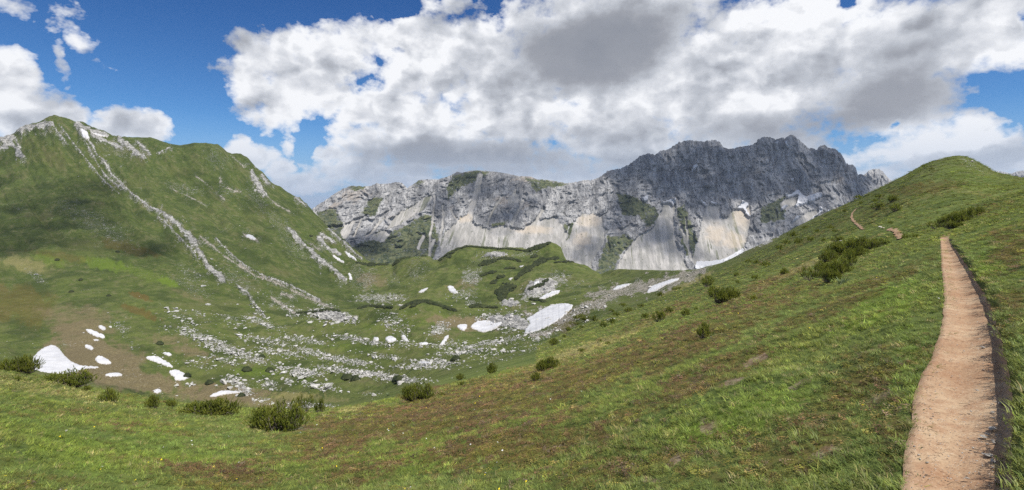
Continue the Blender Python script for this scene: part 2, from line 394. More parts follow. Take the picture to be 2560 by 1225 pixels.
dz += rs * sky_f * (fbm(WX / 14, WY / 14, 4, 0.5) * 0.75 + fbm((WX + WY * .35) / 4, WY / 9, 3, 0.5) * 0.12)
offp = 1 - on * sstep(wl, -0.7, -0.15) * (1 - sstep(wr, 0.15, 0.7))
dz += nearm * sstep(GD, 1.5, 6) * offp * (fbm(WX / 3.1, WY / 3.1, 4, 0.5) * 0.17 + fbm(WX / .7, WY / .7, 2, 0.5) * 0.03)
for (x_, y_, rx_, ry_) in ((1365, 800, 90, 50), (1210, 815, 50, 22), (130, 905, 90, 50)):
    m_ = np.exp(-(((GX - x_) / rx_) ** 2 + ((yimg(GZ, GD) - y_) / ry_) ** 2)) * (GD > 150)
    dz = dz * (1 - .92 * m_)
GZ = GZ + dz

# ---- painted land cover: strokes and patches located where the photograph shows them
cover = {k: np.zeros(GD.shape, np.float32) for k in ('rock', 'scree', 'soil', 'heath', 'lush', 'dry', 'bould', 'lift', 'turf')}
GYI = yimg(GZ, GD)
def seg_dist(px, py, pts):
    best = np.full(px.shape, 1e9)
    for (x0, y0), (x1, y1) in zip(pts[:-1], pts[1:]):
        dx, dy = x1 - x0, y1 - y0; L = dx * dx + dy * dy + 1e-9
        t = np.clip(((px - x0) * dx + (py - y0) * dy) / L, 0, 1)
        best = np.minimum(best, (px - x0 - t * dx) ** 2 + (py - y0 - t * dy) ** 2)
    return np.sqrt(best)
def region(x0, x1, y0, y1, dmin, dmax):
    c0, c1 = np.searchsorted(CX, x0), np.searchsorted(CX, x1)
    sub = (slice(None), slice(c0, c1))
    yy = GYI[sub]; dd = GD[sub]
    ii = np.nonzero((yy > y0) & (yy < y1) & (dd > dmin) & (dd < dmax))
    return ii[0], ii[1] + c0
def stroke(key, pts, w, s=1.0, rag=0.5, dmin=60, dmax=1e9):
    xs = [p[0] for p in pts]; ys = [p[1] for p in pts]; m = w * 2
    ii = region(min(xs) - m, max(xs) + m, min(ys) - m, max(ys) + m, dmin, dmax)
    px, py = GX[ii], GYI[ii]
    d = seg_dist(px, py, pts) / w * (1 + rag * fbm(px / (w * 1.1 + 3), py / (w * 1.1 + 3), 3, 0.6) * 1.3)
    d = d / (0.45 + 0.9 * np.clip(.5 + 1.1 * fbm(px / 26, py / 26, 2), 0, 1))
    v = s * (1 - sstep(d, 0.45, 1.3))
    cover[key][ii] = np.maximum(cover[key][ii], v)
def patch(key, cx, cy, rx, ry, ang=0, s=1.0, rag=0.5, dmin=60, dmax=1e9, soft=0.5):
    R = max(rx, ry) * 1.6
    ii = region(cx - R, cx + R, cy - R, cy + R, dmin, dmax)
    px, py = GX[ii] - cx, GYI[ii] - cy
    a = math.radians(ang); u = px * math.cos(a) + py * math.sin(a); v = -px * math.sin(a) + py * math.cos(a)
    d = np.sqrt((u / rx) ** 2 + (v / ry) ** 2) + rag * fbm(GX[ii] / (min(rx, ry) * .8 + 3), GYI[ii] / (min(rx, ry) * .8 + 3), 4, 0.6) * 0.9
    if key == 'bould': d = d + .9 * fbm(GX[ii] / 9, GYI[ii] / 5, 3, .6)
    val = s * (1 - sstep(d, 1 - soft, 1 + soft))
    cover[key][ii] = np.maximum(cover[key][ii], val)

# left mountain: limestone ribs and crest crags
RIBS = [([(200, 330), (229, 361), (242, 390), (261, 407), (278, 439), (307, 465), (340, 495), (375, 521), (411, 537)], 8),
        ([(205, 340), (222, 372), (240, 405), (262, 440), (290, 465), (310, 475)], 5),
        ([(147, 312), (183, 361), (215, 400), (261, 456), (297, 487)], 4), ([(411, 537), (437, 560), (464, 586), (490, 616), (503, 642), (530, 680), (560, 705)], 10),
        ([(590, 715), (620, 738), (640, 768), (662, 792)], 7), ([(395, 544), (430, 575), (457, 605), (490, 645)], 5), ([(540, 600), (600, 660), (660, 695), (720, 715), (800, 755)], 4),
        ([(630, 430), (640, 455), (652, 480)], 12), ([(655, 440), (672, 465)], 8), ([(742, 500), (762, 515)], 8), ([(0, 375), (28, 362), (45, 380), (55, 395)], 9), ([(0, 350), (30, 345)], 14), ([(40, 352), (52, 385), (62, 398)], 6),
        ([(50, 325), (80, 322), (105, 315), (128, 312)], 14), ([(128, 312), (150, 340), (165, 360)], 5), ([(195, 312), (215, 325), (240, 335), (270, 342)], 9),
        ([(230, 340), (260, 355), (300, 372)], 10), ([(300, 350), (330, 372), (355, 395)], 10), ([(345, 360), (375, 385)], 8), ([(395, 385), (425, 372)], 5), ([(800, 600), (820, 625), (850, 640)], 9),
        ([(820, 575), (860, 610), (890, 640), (905, 650)], 6), ([(720, 575), (770, 625), (810, 660), (860, 700)], 9), ([(805, 590), (830, 605)], 9)]
for pts, w in RIBS: stroke('rock', pts, w * (.5 if w < 9 else .85), .62, 1.0, 400); stroke('lift', pts, w * (.6 if w < 9 else 1.), .8, 0.9, 400); stroke('bould', pts, w * 1.3, .7, 1.2, 400)
for (x, y, rx, ry, a) in [(290, 372, 60, 22, 20), (565, 475, 30, 20, 20), (545, 400, 40, 26, 30), (640, 490, 26, 50, -20), (460, 470, 60, 14, 15), (190, 510, 22, 8, -10), (50, 522, 18, 6, 10),
                          (480, 720, 70, 14, 30), (600, 700, 80, 18, 38), (740, 620, 60, 26, 42), (700, 560, 60, 20, 45), (90, 690, 40, 14, 35), (480, 690, 60, 20, 40), (900, 690, 40, 34, 0), (240, 560, 120, 30, 30)]:
    patch('bould', x, y, rx, ry, a, 0.55, 0.6, 400)
for pts, w in [([(500, 590), (560, 640), (640, 690), (700, 712), (760, 740), (830, 770)], 6), ([(440, 560), (475, 590), (500, 610)], 9), ([(640, 440), (650, 470)], 4), ([(655, 478), (690, 510), (725, 530)], 4),
               ([(425, 470), (500, 505), (515, 515)], 3), ([(578, 390), (610, 417)], 4), ([(490, 440), (530, 470)], 4), ([(540, 480), (560, 498)], 6), ([(610, 585), (640, 600)], 9), ([(680, 745), (735, 782)], 9), ([(705, 735), (730, 742)], 9),
               ([(760, 600), (800, 625)], 4), ([(550, 445), (552, 455)], 6), ([(566, 470), (600, 480)], 5)]:
    stroke('scree', pts, w * .62, 0.72, 0.9, 330); stroke('bould', pts, w * 1.6, .6, 1.2, 330)
# basin: brown soil, dry turf, limestone pavement
for (x, y, rx, ry, a, s) in [(230, 900, 120, 60, 10, .9), (200, 830, 80, 50, 0, .7), (330, 950, 150, 26, 8, .85), (560, 985, 110, 22, 3, .9), (430, 850, 60, 16, 10, .55), (190, 790, 120, 30, 0, .55), (700, 1010, 80, 14, 0, .6),
                             (1160, 808, 95, 18, 3, .8), (1110, 840, 50, 14, 0, .5), (1420, 800, 60, 30, -35, .6), (1290, 770, 60, 10, -10, .4), (1040, 790, 40, 10, 0, .4), (480, 880, 60, 16, 15, .6),
                             (1160, 712, 50, 14, -10, .5), (930, 700, 40, 22, 0, .55), (60, 640, 90, 20, 10, .35), (480, 740, 60, 14, 20, .45), (1330, 700, 60, 12, -30, .35)]:
    patch('soil', x, y, rx, ry, a, s, 0.9, 130, 760, 0.6)
SCREE_SLOPE = [([(1330, 790), (1400, 800), (1470, 765), (1560, 728), (1640, 715), (1740, 688)], 17), ([(1480, 740), (1560, 722), (1620, 712), (1700, 690), (1760, 678)], 12), ([(1400, 820), (1330, 840)], 10)]
for pts, w in SCREE_SLOPE: stroke('scree', pts, w, 0.68, 0.9, 100); stroke('bould', pts, w * 1.4, 0.6, 0.9, 100)
for (x, y, rx, ry, a, s) in [(830, 790, 60, 14, 8, 1), (1345, 730, 45, 20, -12, 1), (1250, 800, 50, 17, 10, .9), (1395, 700, 30, 18, -20, .8), (870, 660, 26, 24, 30, .5), (1040, 680, 26, 30, 0, .55), (985, 700, 18, 24, 0, .5), (1060, 660, 36, 26, 0, .45),
                             (1180, 690, 30, 24, -30, .75), (1240, 640, 50, 12, 0, .7), (1310, 635, 40, 8, -8, .6), (1200, 655, 30, 12, 0, .5), (950, 745, 70, 14, 0, .8), (920, 700, 26, 34, 0, .6), (1160, 735, 40, 14, -10, .7), (1180, 757, 20, 8, 0, .7),
                             (1380, 690, 26, 16, -30, .6), (1275, 760, 26, 8, 0, .9), (1440, 712, 40, 12, -20, .5), (1290, 785, 60, 10, 0, .5), (1245, 812, 60, 14, 12, .7), (1100, 820, 30, 16, -30, .8), (980, 800, 30, 26, 20, .6), (1010, 820, 20, 26, 0, .5)]:
    patch('bould', x, y, rx, ry, a, s, 0.8, 130, 800, 0.5)
for (x, y, rx, ry, a, s) in [(520, 850, 90, 12, 18, .8), (590, 880, 90, 12, 15, .85), (660, 850, 70, 10, 10, .7), (760, 850, 60, 9, 8, .75), (540, 770, 90, 16, 32, .6), (640, 800, 70, 10, 20, .75), (460, 800, 60, 14, 30, .5),
                             (900, 850, 80, 8, 10, .8), (860, 900, 90, 9, 10, .85), (960, 890, 60, 7, 8, .7), (750, 930, 60, 14, 8, .9), (850, 925, 60, 10, 8, .8), (930, 935, 110, 9, 6, .95), (1010, 950, 70, 8, 4, .8), (1090, 905, 60, 9, 2, .9),
                             (1150, 880, 70, 8, -8, .8), (1060, 915, 70, 8, 0, .9), (1200, 860, 90, 7, -12, .8), (1270, 850, 80, 6, -16, .75), (800, 965, 50, 8, 10, .9), (670, 960, 30, 12, 20, .7), (600, 965, 40, 16, 40, .9), (560, 900, 60, 9, 10, .6),
                             (640, 900, 50, 9, 8, .7), (700, 880, 60, 10, 8, .75), (780, 880, 60, 9, 12, .75), (500, 910, 40, 10, 10, .5), (660, 1000, 20, 7, 0, .7), (730, 1008, 16, 6, 0, .7), (780, 1015, 60, 7, 0, .9), (930, 985, 30, 6, 0, .5),
                             (300, 815, 26, 12, 30, .7), (330, 860, 40, 12, 40, .5), (430, 760, 40, 14, 30, .7), (480, 770, 50, 12, 35, .6), (260, 765, 26, 10, 30, .4), (100, 870, 40, 20, 0, .4), (350, 900, 70, 20, 0, .3), (1020, 860, 60, 8, 5, .6), (1120, 860, 60, 8, -5, .7),
                             (720, 955, 14, 8, 0, .9), (1350, 845, 26, 8, -20, .7), (1250, 880, 80, 7, -14, .5), (1340, 870, 80, 6, -18, .4), (480, 960, 14, 7, 0, .6), (395, 975, 14, 7, 0, .6), (700, 770, 60, 9, 20, .5), (780, 800, 50, 6, 10, .5)]:
    patch('bould', x, y, rx, ry, a, s, 0.8, 100, 460, 0.5)
    if s >= .8 and ry >= 8: patch('rock', x, y, rx * .7, ry * .6, a, .42, 1.3, 100, 460, 0.6)
for (x, y, rx, ry, a) in [(830, 790, 52, 11, 8), (1345, 722, 34, 17, -12), (1275, 760, 22, 7, 0), (1250, 803, 30, 12, 10), (1240, 640, 26, 5, 0), (1372, 716, 22, 16, 0)]:
    patch('rock', x, y, rx, ry, a, 1.0, 0.9, 200, 800, 0.35); patch('lift', x, y, rx, ry, a, .8, 0.4, 200, 800, 0.5)
patch('rock', 1290, 806, 34, 16, 20, 1.0, 0.35, 200, 800, 0.2); patch('lift', 1290, 806, 36, 16, 20, 1.2, 0.2, 200, 800, 0.6); patch('lift', 1345, 722, 40, 20, -12, 1.3, 0.3, 200, 800, 0.6)
# lush green, heath and straw on the far side
for (x, y, rx, ry, a, s) in [(260, 660, 75, 18, 12, .55), (360, 685, 80, 18, 20, .45), (120, 650, 60, 16, 10, .5), (420, 705, 30, 12, 20, .7), (900, 870, 120, 14, 5, .4), (640, 930, 70, 14, 0, .5), (940, 820, 40, 16, 0, .4), (1050, 800, 90, 26, 0, .35)]:
    patch('lush', x, y, rx, ry, a, s, 0.8, 130, 800, 0.5)
for (x, y, rx, ry, a, s) in [(50, 760, 110, 60, 20, .5), (320, 620, 90, 18, 15, .5), (150, 640, 90, 14, 10, .45), (350, 740, 30, 8, 20, .9), (350, 780, 60, 12, 20, .6), (220, 440, 140, 60, 45, .3), (110, 380, 90, 40, 30, .35), (480, 620, 90, 30, 40, .25)]:
    patch('heath', x, y, rx, ry, a, s, 0.8, 130, 1200, 0.5)
for (x, y, rx, ry, a, s) in [(620, 1005, 120, 14, 2, .6), (730, 990, 90, 12, 0, .6), (460, 990, 90, 14, 4, .5), (60, 660, 80, 24, 10, .5), (560, 560, 120, 20, 40, .35), (350, 580, 160, 16, 32, .3), (830, 1000, 60, 8, 0, .5)]:
    patch('dry', x, y, rx, ry, a, s, 0.8, 130, 1200, 0.6)
# near slope: bilberry heath, straw streaks, bare turf
NEAR = dict(dmin=0.1, dmax=400)
for (x, y, rx, ry, a, s) in [(1100, 1030, 420, 55, -14, .85), (1500, 930, 420, 40, -20, .75), (1800, 830, 300, 40, -26, .6), (900, 1160, 200, 60, -12, .55), (1300, 1100, 300, 60, -12, .65), (1750, 950, 240, 40, -25, .6), (2100, 760, 240, 30, -26, .55),
                             (2000, 1120, 200, 80, -20, .5), (2150, 960, 160, 60, -30, .6), (2230, 1100, 60, 90, 0, .6), (560, 1195, 160, 40, 0, .6), (180, 1210, 140, 26, 0, .45), (2300, 470, 100, 16, -12, .5), (2200, 520, 140, 20, -24, .4), (1900, 720, 180, 16, -25, .55),
                             (1650, 790, 160, 14, -25, .5), (2520, 620, 60, 50, 0, .6), (2530, 760, 50, 60, 0, .55), (2480, 520, 60, 20, -20, .4), (2350, 470, 60, 12, -10, .5), (1500, 1180, 260, 50, -10, .5), (120, 1030, 150, 18, 0, .35), (330, 1080, 160, 24, 0, .3),
                             (1980, 620, 160, 10, -27, .45), (2100, 560, 160, 10, -27, .4), (1400, 960, 240, 26, -18, .8), (820, 1080, 180, 30, -12, .6), (1800, 1180, 120, 40, 0, .45)]:
    patch('heath', x, y, rx, ry, a, s, 0.9, soft=0.6, **NEAR)
for (x, y, rx, ry, a, s) in [(1450, 880, 130, 14, -20, .8), (1580, 830, 90, 9, -24, .6), (1300, 935, 60, 6, -10, .5), (1960, 690, 110, 7, -27, .8), (2070, 640, 90, 6, -28, .5), (1740, 700, 60, 7, -26, .6), (1680, 725, 50, 6, -26, .5), (2300, 500, 200, 9, -22, .4),
                             (900, 1025, 60, 8, -5, .7), (150, 980, 160, 16, 12, .45), (20, 955, 90, 20, 10, .4), (2050, 620, 120, 6, -27, .4), (2170, 600, 90, 6, -20, .4), (1000, 1090, 90, 8, -8, .3), (700, 1130, 260, 14, -5, .3), (2420, 480, 90, 8, 8, .4)]:
    patch('dry', x, y, rx, ry, a, s, 0.9, soft=0.6, **NEAR)
for (x, y, rx, ry, a, s) in [(1890, 900, 34, 9, -25, 1), (1830, 955, 30, 8, -20, .9), (1770, 1060, 26, 22, -40, .8), (1690, 1150, 34, 12, -40, .8), (1620, 1200, 26, 8, 0, .8), (2070, 1130, 70, 14, -20, .6), (2190, 1000, 60, 14, -30, .55), (2140, 900, 70, 12, -30, .4),
                             (2000, 960, 40, 9, -30, .7), (1580, 980, 20, 6, 0, .6), (560, 1035, 30, 5, 0, .5), (780, 1075, 50, 6, 0, .6), (560, 1150, 26, 5, 0, .5), (2085, 520, 20, 5, 0, .5), (1000, 1200, 60, 8, -20, .4)]:
    patch('turf', x, y, rx, ry, a, s, 1.0, soft=0.6, **NEAR)
for (x, y, rx, ry, a, s) in [(2200, 760, 120, 50, -20, .7), (1150, 1140, 160, 50, -10, .5), (1850, 1050, 220, 60, -20, .6), (700, 1130, 240, 40, 0, .35), (2280, 900, 40, 120, 0, .5), (2470, 650, 50, 60, 0, .5), (2400, 440, 90, 30, 10, .4), (1650, 870, 120, 12, -24, .4), (300, 1130, 340, 60, 0, .5), (80, 1060, 200, 40, 5, .4)]:
    patch('lush', x, y, rx, ry, a, s, 0.9, soft=0.6, **NEAR)
for (x, y, rx, ry, a, s) in [(1330, 842, 160, 12, -18, .35), (1750, 672, 80, 8, -20, .7), (1860, 628, 60, 7, -26, .6), (1920, 600, 30, 9, -30, 1), (1700, 690, 60, 8, -20, .6), (2430, 410, 40, 14, 25, .6), (1500, 790, 60, 6, -22, .4), (1240, 900, 60, 6, -12, .4)]:
    patch('bould', x, y, rx, ry, a, s, 0.8, 60, 400, 0.5)
# crags stand proud of the turf; pavement is broken
jag = fbm(GX / 5.0, GYI / 7.0, 3, 0.6, ridged=True); jag2 = fbm(cc / 4.5, GYI / 16.0, 3, 0.6, ridged=True)
GZ = GZ + sky_f * (cover['lift'] * (0.8 + 5.0 * jag2) * sstep(GD, 300, 700) * 0.9 + cover['rock'] * (jag * 2.2) * sstep(GD, 150, 600))
GYI = yimg(GZ, GD)
GCM = np.minimum.accumulate(GYI, axis=0)

def project(x, y, dmin=0.0):
    """ground point seen at picture position (x, y)"""
    c = int(np.clip(round((x - CX[0]) / 2.5), 0, NC - 1))
    cm = GCM[:, c] if dmin <= 0 else np.minimum.accumulate(np.where(GD[:, c] < dmin, 1e9, GYI[:, c]))
    r = int(np.searchsorted(-cm, -y)); r = min(max(r, 1), NR - 1)
    a, b = GYI[r - 1, c], GYI[r, c]
    t = 0 if a <= b else min(max((a - y) / (a - b), 0), 1)
    d = GD[r - 1, c] * (1 - t) + GD[r, c] * t
    z = GZ[r - 1, c] * (1 - t) + GZ[r, c] * t
    return Vector(((x - HX) / F * d, d, z))
def ground_z(wx, wy):
    """height of the ground under world point (vectorised)"""
    wx = np.asarray(wx, float); wy = np.asarray(wy, float)
    px = wx / wy * F + HX
    cf = np.clip((px - CX[0]) / 2.5, 0, NC - 1.001); c = cf.astype(int); fc = cf - c
    out = np.zeros(wx.shape)
    l = np.log(wy)
    res = []
    for cc_ in (c, c + 1):
        lo = np.zeros(wx.shape, int); hi = np.full(wx.shape, NR - 1)
        for _ in range(11):
            mid = (lo + hi) // 2
            g = GL[mid, cc_] <= l
            lo = np.where(g, mid, lo); hi = np.where(g, hi, mid)
        t = np.clip((l - GL[lo, cc_]) / np.maximum(GL[hi, cc_] - GL[lo, cc_], 1e-9), 0, 1)
        res.append(GZ[lo, cc_] * (1 - t) + GZ[hi, cc_] * t)
    return res[0] * (1 - fc) + res[1] * fc
def cover_at(key, wx, wy):
    px = wx / wy * F + HX
    c = np.clip(((px - CX[0]) / 2.5).astype(int), 0, NC - 1); l = np.log(wy)
    lo = np.zeros(wx.shape, int); hi = np.full(wx.shape, NR - 1)
    for _ in range(11):
        mid = (lo + hi) // 2; g = GL[mid, c] <= l
        lo = np.where(g, mid, lo); hi = np.where(g, hi, mid)
    return cover[key][lo, c]

# ------------------------------------------------------------------ ground material
def bsdf(T, col, rough=0.9, bump=None, bstr=0.5, bdist=0.1, spec=0.2):
    p = T.n('ShaderNodeBsdfPrincipled', {'Roughness': rough, 'Specular IOR Level': spec})
    if isinstance(col, bpy.types.NodeSocket): T.t.links.new(col, p.inputs['Base Color'])
    else: p.inputs['Base Color'].default_value = (*col, 1)
    if bump is not None:
        b = T.n('ShaderNodeBump', {'Height': bump, 'Strength': bstr, 'Distance': bdist})
        T.t.links.new(b.outputs[0], p.inputs['Normal'])
    o = T.n('ShaderNodeOutputMaterial'); T.t.links.new(p.outputs[0], o.inputs[0])
    return p
def new_mat(name):
    m = bpy.data.materials.new(name); m.use_nodes = True
    return m, NT(m.node_tree)
LIME = (0.47, 0.455, 0.425)
def ground_material():
    m, T = new_mat("alpine_turf")
    P = T.n('ShaderNodeTexCoord').outputs['Object']
    A = T.n('ShaderNodeSeparateColor', {0: T.n('ShaderNodeAttribute', attribute_name='cov_a').outputs['Color']}).outputs   # rock scree soil
    B = T.n('ShaderNodeSeparateColor', {0: T.n('ShaderNodeAttribute', attribute_name='cov_b').outputs['Color']}).outputs   # heath lush dry
    C = T.n('ShaderNodeSeparateColor', {0: T.n('ShaderNodeAttribute', attribute_name='cov_c').outputs['Color']}).outputs   # bould turf far
    n0 = T.noise(P, 0.012, 5, 0.6); n1 = T.noise(P, 0.11, 8, 0.62); n2 = T.noise(P, 1.3, 6, 0.66); n3 = T.noise(P, 9.0, 4, 0.7)
    S = T.v('MULTIPLY', P, (1.0, 0.25, 1.6)); ns = T.noise(S, 0.5, 6, 0.65)
    near = T.m('SUBTRACT', 1.0, C[2])
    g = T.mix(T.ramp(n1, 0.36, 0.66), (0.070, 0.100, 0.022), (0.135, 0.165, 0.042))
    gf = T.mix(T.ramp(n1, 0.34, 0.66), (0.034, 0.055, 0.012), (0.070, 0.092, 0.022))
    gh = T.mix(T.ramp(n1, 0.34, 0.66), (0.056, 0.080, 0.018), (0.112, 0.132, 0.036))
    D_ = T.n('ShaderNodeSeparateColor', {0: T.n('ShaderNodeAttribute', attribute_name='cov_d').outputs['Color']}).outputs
    gf = T.mix(D_[0], gf, gh)  # mountain turf coloured darker to stand in for its sun angle
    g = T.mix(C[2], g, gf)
    g = T.mix(T.ramp(n2, 0.45, 0.70, 0, 0.6), g, (0.125, 0.150, 0.040))
    g = T.mix(T.ramp(n2, 0.52, 0.30, 0, 0.55), g, (0.034, 0.050, 0.012))
    g = T.mix(T.ramp(n0, 0.5, 0.75, 0, 0.45), g, (0.115, 0.115, 0.040))
    f = (0.62, -0.35, -0.70)
    pf = T.v('SCALE', (f[0], f[1], f[2])); T.t.links.new(T.v('DOT_PRODUCT', P, f), pf.node.inputs['Scale'])
    Q = T.v('SUBTRACT', P, T.v('MULTIPLY', pf, (.90, .90, .90)))
    stk = T.noise(Q, 0.16, 6, 0.65); stk2 = T.noise(Q, 0.035, 5, 0.6)
    g = T.mix(T.m('MULTIPLY', T.ramp(stk, 0.50, 0.66, 0, .7), C[2]), g, (0.130, 0.128, 0.056))
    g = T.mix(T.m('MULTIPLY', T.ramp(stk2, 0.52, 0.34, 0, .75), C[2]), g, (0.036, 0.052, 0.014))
    g = T.mix(T.m('MULTIPLY', T.ramp(stk2, 0.55, 0.68, 0, .35), C[2]), g, (0.120, 0.105, 0.052))
    # finely broken cover
    def brk(c, k=1.0): return T.ramp(T.m('ADD', T.m('MULTIPLY', c, k), T.m('MULTIPLY_ADD', n2, 0.9, -0.45)), 0.30, 0.66)
    g = T.mix(T.m('MULTIPLY', brk(B[1]), 0.8), g, (0.105, 0.158, 0.016))
    hcol = T.mix(T.ramp(n3, 0.4, 0.6), (0.085, 0.052, 0.020), (0.120, 0.098, 0.020))
    g = T.mix(T.m('MULTIPLY', brk(B[0]), 0.85), g, hcol)
    g = T.mix(T.m('MULTIPLY', brk(B[2]), 0.8), g, (0.235, 0.205, 0.085))
    soil = T.mix(T.ramp(n2, 0.35, 0.65), (0.115, 0.085, 0.045), (0.200, 0.160, 0.095))
    g = T.mix(T.m('MULTIPLY', T.ramp(T.m('ADD', A[2], T.m('MULTIPLY_ADD', n1, 0.8, -0.4)), 0.25, 0.75), 0.82), g, soil)
    g = T.mix(T.m('MULTIPLY', brk(C[1]), 0.8), g, T.mix(T.ramp(n3, .4, .6), (0.14, 0.085, 0.055), (0.26, 0.20, 0.14)))
    # loose stone speckle and crags
    lime = T.mix(T.ramp(T.noise(P, 0.16, 6, 0.68), 0.38, 0.60), (0.15, 0.148, 0.142), (0.40, 0.39, 0.365))
    lime = T.mix(T.ramp(T.noise(P, 0.9, 4, 0.7), 0.62, 0.72, 0, .45), lime, (0.10, 0.10, 0.095))
    sp = T.noise(P, 0.85, 5, 0.72); sp2 = T.noise(P, 0.20, 3, 0.6)
    spd = T.m('ADD', sp, T.m('MULTIPLY_ADD', C[0], 0.27, -0.145))
    spd = T.m('ADD', spd, T.m('MULTIPLY_ADD', sp2, 0.24, -0.12))
    spm = T.m('MULTIPLY', T.ramp(spd, 0.575, 0.62), T.ramp(C[0], 0.02, 0.25))
    # sparse stones everywhere on the far slopes
    sparse = T.m('MULTIPLY', T.ramp(T.m('ADD', sp, T.m('MULTIPLY_ADD', T.noise(P, 0.03, 4, 0.6), 0.32, -0.16)), 0.665, 0.70), C[2])
    scr = T.m('MULTIPLY', T.ramp(T.m('ADD', A[1], T.m('ADD', T.m('MULTIPLY_ADD', sp, 1.6, -0.8), T.m('MULTIPLY_ADD', n1, 1.0, -.5))), 0.50, 0.72), .85)
    rk = T.ramp(T.m('ADD', A[0], T.m('ADD', T.m('MULTIPLY_ADD', sp2, 1.1, -0.55), T.m('MULTIPLY_ADD', sp, 1.0, -0.5))), 0.40, 0.50)
    scol = T.mix(T.ramp(sp, 0.38, 0.62), (0.17, 0.145, 0.11), (0.43, 0.395, 0.35))
    g = T.mix(T.m('MAXIMUM', T.m('MULTIPLY', sparse, .85), spm), g, T.mix(T.ramp(n3, .3, .7), (0.34, 0.33, 0.305), (0.56, 0.55, 0.52)))
    g = T.mix(scr, g, scol)
    g = T.mix(T.m('MULTIPLY', rk, T.ramp(T.noise(P, 0.5, 5, 0.7), 0.30, 0.46)), g, lime)
    hgt = T.m('ADD', T.m('MULTIPLY', n1, 1.2), T.m('ADD', T.m('MULTIPLY', n2, 0.45), T.m('MULTIPLY', n3, 0.06)))
    hgt = T.m('ADD', hgt, T.m('MULTIPLY', T.m('MAXIMUM', T.m('MAXIMUM', spm, rk), scr), T.m('MULTIPLY', lime, 1.6)))
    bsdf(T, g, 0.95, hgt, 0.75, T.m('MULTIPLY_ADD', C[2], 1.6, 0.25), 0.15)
    return m
GROUND = ground_material()

def build_ground():
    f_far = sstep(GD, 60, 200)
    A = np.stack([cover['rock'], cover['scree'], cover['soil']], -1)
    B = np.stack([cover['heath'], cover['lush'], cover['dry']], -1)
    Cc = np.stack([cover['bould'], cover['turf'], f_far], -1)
    V = np.stack([WX, WY, GZ], -1)
    soft = fbm(WX / 60, WY / 60, 3) * .5
    low = np.clip(np.maximum(sstep(GX, 860, 980), 1 - sstep(GD, 420, 620)) + soft * .6 - .05, 0, 1)  # near zero on the green mountain, whose weaker sunlight goes into the turf colour
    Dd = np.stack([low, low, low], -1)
    # split into the pieces of land one would name
    r = np.arange(NR - 1)[:, None] * np.ones((1, NC - 1), int); c = np.arange(NC - 1)[None, :] * np.ones((NR - 1, 1), int)
    kb = np.cumsum([0] + ROWS)
    xc = CX[:-1][None, :] * np.ones((NR - 1, 1)); dc = GD[:-1, :-1]; yc = GYI[:-1, :-1]
    reg = np.zeros((NR - 1, NC - 1), int)                                     # 0 meadow
    far = (r >= kb[7]) & (xc < 1420)
    right = (r >= kb[7]) & (xc >= 1420) & (yc < 1550 - 0.0 * xc) & (xc < 1780) & (dc > 150)
    far |= (xc >= 1300) & (xc < 1760) & (dc > 190)
    reg[far] = 1                                                              # valley floor
    hill = ((r >= kb[11]) & (xc > 905) & (xc < 1760) & (dc > 430))
    reg[hill] = 2
    mnt = (r >= kb[10]) & (xc + (yc - 640) * 0.0 <= 905) & (dc > 440)
    reg[mnt] = 3
    names = ['meadow', 'valley_floor', 'green_hill', 'green_mountain']
    for k, nm in enumerate(names):
        rr, cc_ = np.nonzero(reg == k)
        q = np.stack([rr * NC + cc_, rr * NC + cc_ + 1, (rr + 1) * NC + cc_ + 1, (rr + 1) * NC + cc_], -1)
        u, inv = np.unique(q, return_inverse=True)
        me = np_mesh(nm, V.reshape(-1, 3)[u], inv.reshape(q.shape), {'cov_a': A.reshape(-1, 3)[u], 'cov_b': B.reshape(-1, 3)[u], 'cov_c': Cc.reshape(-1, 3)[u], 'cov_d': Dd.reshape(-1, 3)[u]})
        tag(link(nm, me, GROUND, smooth=True), kind='structure')
build_ground()

# ------------------------------------------------------------------ far limestone massif
MSKY = [(640, 600), (740, 560), (783, 520), (796, 511), (816, 499), (829, 489), (855, 473), (878, 464), (911, 466), (924, 465), (943, 458), (956, 460), (976, 458), (990, 455), (1005, 457), (1013, 465), (1018, 470), (1031, 462),
        (1048, 450), (1067, 448), (1093, 449), (1110, 444), (1126, 439), (1142, 429), (1155, 432), (1178, 426), (1201, 426), (1237, 429), (1270, 434), (1289, 439), (1329, 442), (1342, 448), (1374, 450), (1416, 458),
        (1441, 455), (1465, 449), (1476, 451), (1497, 444), (1511, 435), (1518, 427), (1539, 423), (1553, 421), (1567, 414), (1581, 405), (1599, 391), (1616, 384), (1630, 384), (1638, 388), (1652, 376), (1669, 374),
        (1683, 365), (1697, 356), (1722, 350), (1743, 353), (1764, 353), (1782, 349), (1799, 354), (1806, 365), (1817, 372), (1827, 372), (1848, 367), (1863, 365), (1880, 362), (1891, 356), (1894, 349), (1908, 342), (1926, 343),
        (1940, 349), (1950, 344), (1961, 346), (1975, 337), (1986, 338), (1993, 346), (2010, 360), (2024, 372), (2031, 370), (2042, 374), (2052, 363), (2063, 363), (2073, 370), (2088, 372), (2102, 383), (2109, 395),
        (2116, 409), (2133, 412), (2140, 421), (2144, 435), (2158, 437), (2172, 446), (2190, 462), (2230, 480), (2300, 500), (2500, 540)]
MX = np.arange(640, 2401, 1.7); NMX = len(MX)
msk = np.interp(MX, *zip(*MSKY)) + fbm(MX / 7.0, MX * 0, 3, 0.7) * np.interp(MX, [800, 1100, 1400, 1500, 2200], [3, 2.0, 2.5, 5.0, 4.5])
NMR = 320
mt = np.linspace(0, 1, NMR)[:, None]
MYB = 760.0
MY = MYB + (msk - MYB) * mt
MXX = np.broadcast_to(MX, MY.shape)
drel = np.interp(MY, [330, 380, 430, 480, 540, 600, 680, 760], [3020, 2940, 2860, 2760, 2620, 2470, 2300, 2150])
